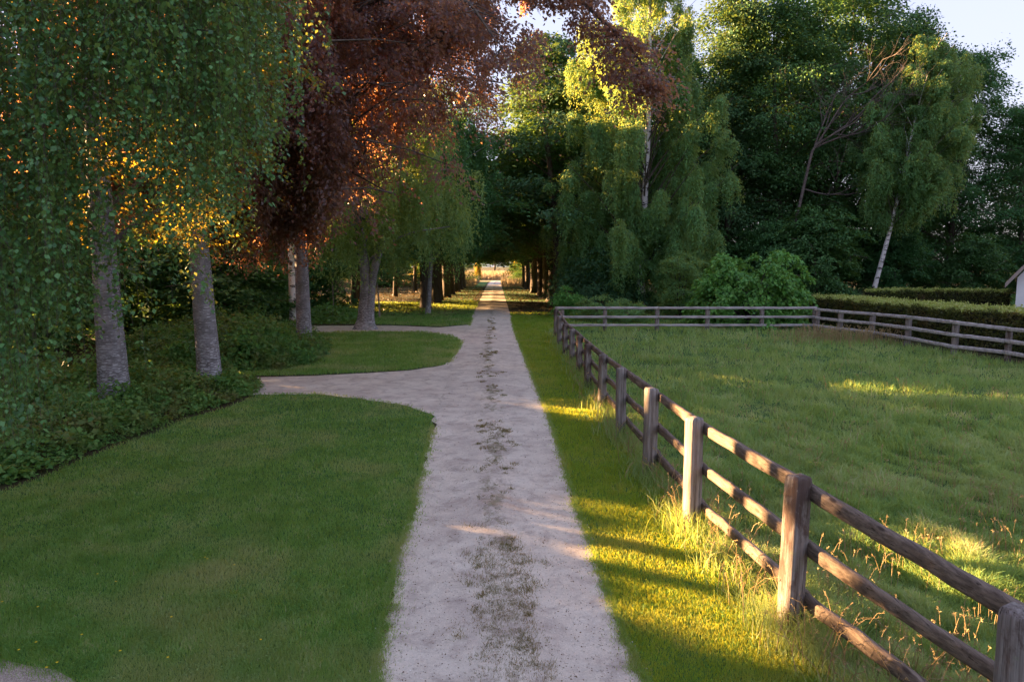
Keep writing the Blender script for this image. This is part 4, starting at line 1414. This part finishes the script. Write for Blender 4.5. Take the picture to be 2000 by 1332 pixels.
fr = rg.beta(.8, .8, n)
xc = xa + (xb - xa) * np.clip(fr + rg.normal(0, .04, n), -.02, 1.02)
LL = rg.uniform(.005, .016, n) * (1 + yc / 30)
V, Q = leaves(np.stack([xc, yc, .018 + .032 * np.exp(-((fr - .5) * 2 / .3) ** 2)], -1), rg.normal(0, 1, (n, 3)) * [1, 1, .25], rg.normal(0, .35, (n, 3)) + [0, 0, 1], LL, LL * .8, .45)
g.add(V, Q, rg.uniform(0, 1, n))
tag(g.build('loose_stones', M['chips']), 'small loose stones lying on the drive', 'stones', kind='stuff')

# fallen twigs and leaves on the drive
g = Geo()
n = 3000
yc = 1 / (1 / 5.0 + rg.uniform(0, 1, n) * (1 / 40. - 1 / 5.0))
xa, xb = edge_at(RL, yc), edge_at(RR, yc)
xc = xa + (xb - xa) * np.clip(rg.uniform(0, 1, n), .02, .98)
LL = rg.uniform(.006, .02, n) ** 1.0 * (1 + yc / 25)
V, Q = leaves(np.stack([xc, yc, np.full(n, .058)], -1), rg.normal(0, 1, (n, 3)) * [1, 1, .05], rg.normal(0, .3, (n, 3)) + [0, 0, 1], LL, LL * .6)
g.add(V, Q, rg.uniform(0, .6, n))
tag(g.build('fallen_leaves', M['leaf_dead']), 'small dead leaves and twigs scattered over the pale drive', 'leaf litter', kind='stuff')
# leaf litter under the avenue
g = Geo()
n = 26000
x = rg.uniform(-30, 12, n)
y = rg.uniform(46, 110, n)
k = (x < edge_at(RL, y) - .2) | (x > edge_at(RR, y) + .2)
x, y = x[k], y[k]
LL = rg.uniform(.08, .2, len(x))
V, Q = leaves(np.stack([x, y, rg.uniform(.02, .12, len(x))], -1), rg.normal(0, 1, (len(x), 3)) * [1, 1, .4], rg.normal(0, .6, (len(x), 3)) + [0, 0, 1], LL, LL * .6)
g.add(V, Q, rg.uniform(0, 1, len(x)))
tag(g.build('leaf_litter', [M['leaf_dead']]), 'brown leaf litter and low growth under the avenue trees', 'leaf litter', kind='stuff')

# small yellow flowers in the lawn
g = Geo()
fl = [(30, 1280), (75, 1265), (230, 1282), (330, 1295), (165, 1250), (110, 1305), (88, 1315), (190, 1130), (225, 1145), (395, 1097), (412, 1100), (452, 1112), (12, 1185), (80, 1195), (335, 1215), (270, 1010), (300, 1015), (515, 1260)]
for (a, b) in fl:
    x, y = gp(a + rg.uniform(-8, 8), b)
    m = 9
    aa = np.arange(m) / m * 6.28
    V, Q = leaves(np.repeat([[x, y, .055]], m, 0), np.stack([np.cos(aa), np.sin(aa), .3 + 0 * aa], -1), np.tile([0, 0, 1.], (m, 1)), .014, .009)
    g.add(V, Q)
tag(g.build('lawn_flowers', M['flower']), 'tiny yellow flowers dotted through the near lawn', 'flowers', kind='stuff')

# ------------------------------------------------------------------ beyond the avenue
g = Geo()
n = 26000
y = rg.uniform(112, 150, n)
side = rg.uniform(0, 1, n) < .5
x = np.where(side, rg.uniform(-30, -6.2, n) - (y - 112) * .02, rg.uniform(-1.6, 26, n) - (y - 112) * .02)
h = rg.uniform(.8, 1.7, n)
blades(g, x, y, h, np.full(n, .1), rg, False, .3)
y = rg.uniform(168, 215, n)
x = rg.uniform(-40, 30, n)
blades(g, x, y, rg.uniform(1.2, 2.4, n), np.full(n, .16), rg, False, .3)
tag(g.build('hay_field', M['hay']), 'tall golden grass lit by the sun beyond the end of the avenue', 'grass', kind='stuff')
tg, cg = broadleaf(501, 9, 4.0, .6, .14, nl=34, cl=4, lpc=130, ls=.35, cr=1.3)
gt = (tg.mesh('trunk', [M['bark_dark'], M['bark_dark']], True), cg.mesh('crown', M['leaf_gold']))
for k, (x, y, h, lab) in enumerate([(2.6, 128, 7.5, 'golden sunlit tree right of the drive beyond the avenue'), (9, 148, 10, 'second golden tree beyond the avenue, right of the first'), (-17, 150, 9, 'sunlit green tree left of the drive beyond the avenue'),
                                  (-26, 142, 10, 'sunlit tree beyond the left wood, seen between the trunks'), (-40, 150, 11, 'far sunlit tree seen through the left wood'), (20, 140, 11, 'sunlit tree seen behind the right avenue trunks')]):
    wood_tree('sunlit_tree', gt, x, y, h, 9, k * 1.1, lab, 'trees in the open beyond the avenue')
wood_tree('young_conifer', gt, -8.2, 165, 5.0, 9, .3, 'small upright yellow tree standing in the golden grass beyond the avenue', xy=.22)
k = 0
for x in range(-110, 121, 17):
    wood_tree('distant_tree', (ave1, ave2)[k % 2], x + rnd.uniform(-4, 4), 265 + rnd.uniform(-12, 12), rnd.uniform(13, 17), 18.5, rnd.uniform(0, 6.28), f'grey-green distant tree at the far side of the field, {ORD[k]} of the far line', 'distant trees across the field', xy=1.5)
    k += 1

# ------------------------------------------------------------------ bird high over the forest
bd = thing('bird', 'tiny dark bird in flight high in the sky above the forest', 'bird', tuple(at(1767, 6, 58)))
g = Geo()
V, Q = tube([(-.2, 0, 0), (-.12, 0, 0), (0, 0, 0), (.12, 0, .02), (.19, 0, .03), (.22, 0, .03)], [.01, .04, .06, .045, .03, .003], 8)
g.add(V, Q)
for s in (-1, 1):
    V = [(-.06, 0, .01), (.08, 0, .01), (.1, .2 * s, .1), (0, .2 * s, .1), (.02, .42 * s, .06), (-.04, .42 * s, .06)]
    g.add(V, [(0, 1, 2, 3), (3, 2, 4, 5)])
g.build('body', M['bird'], bd)
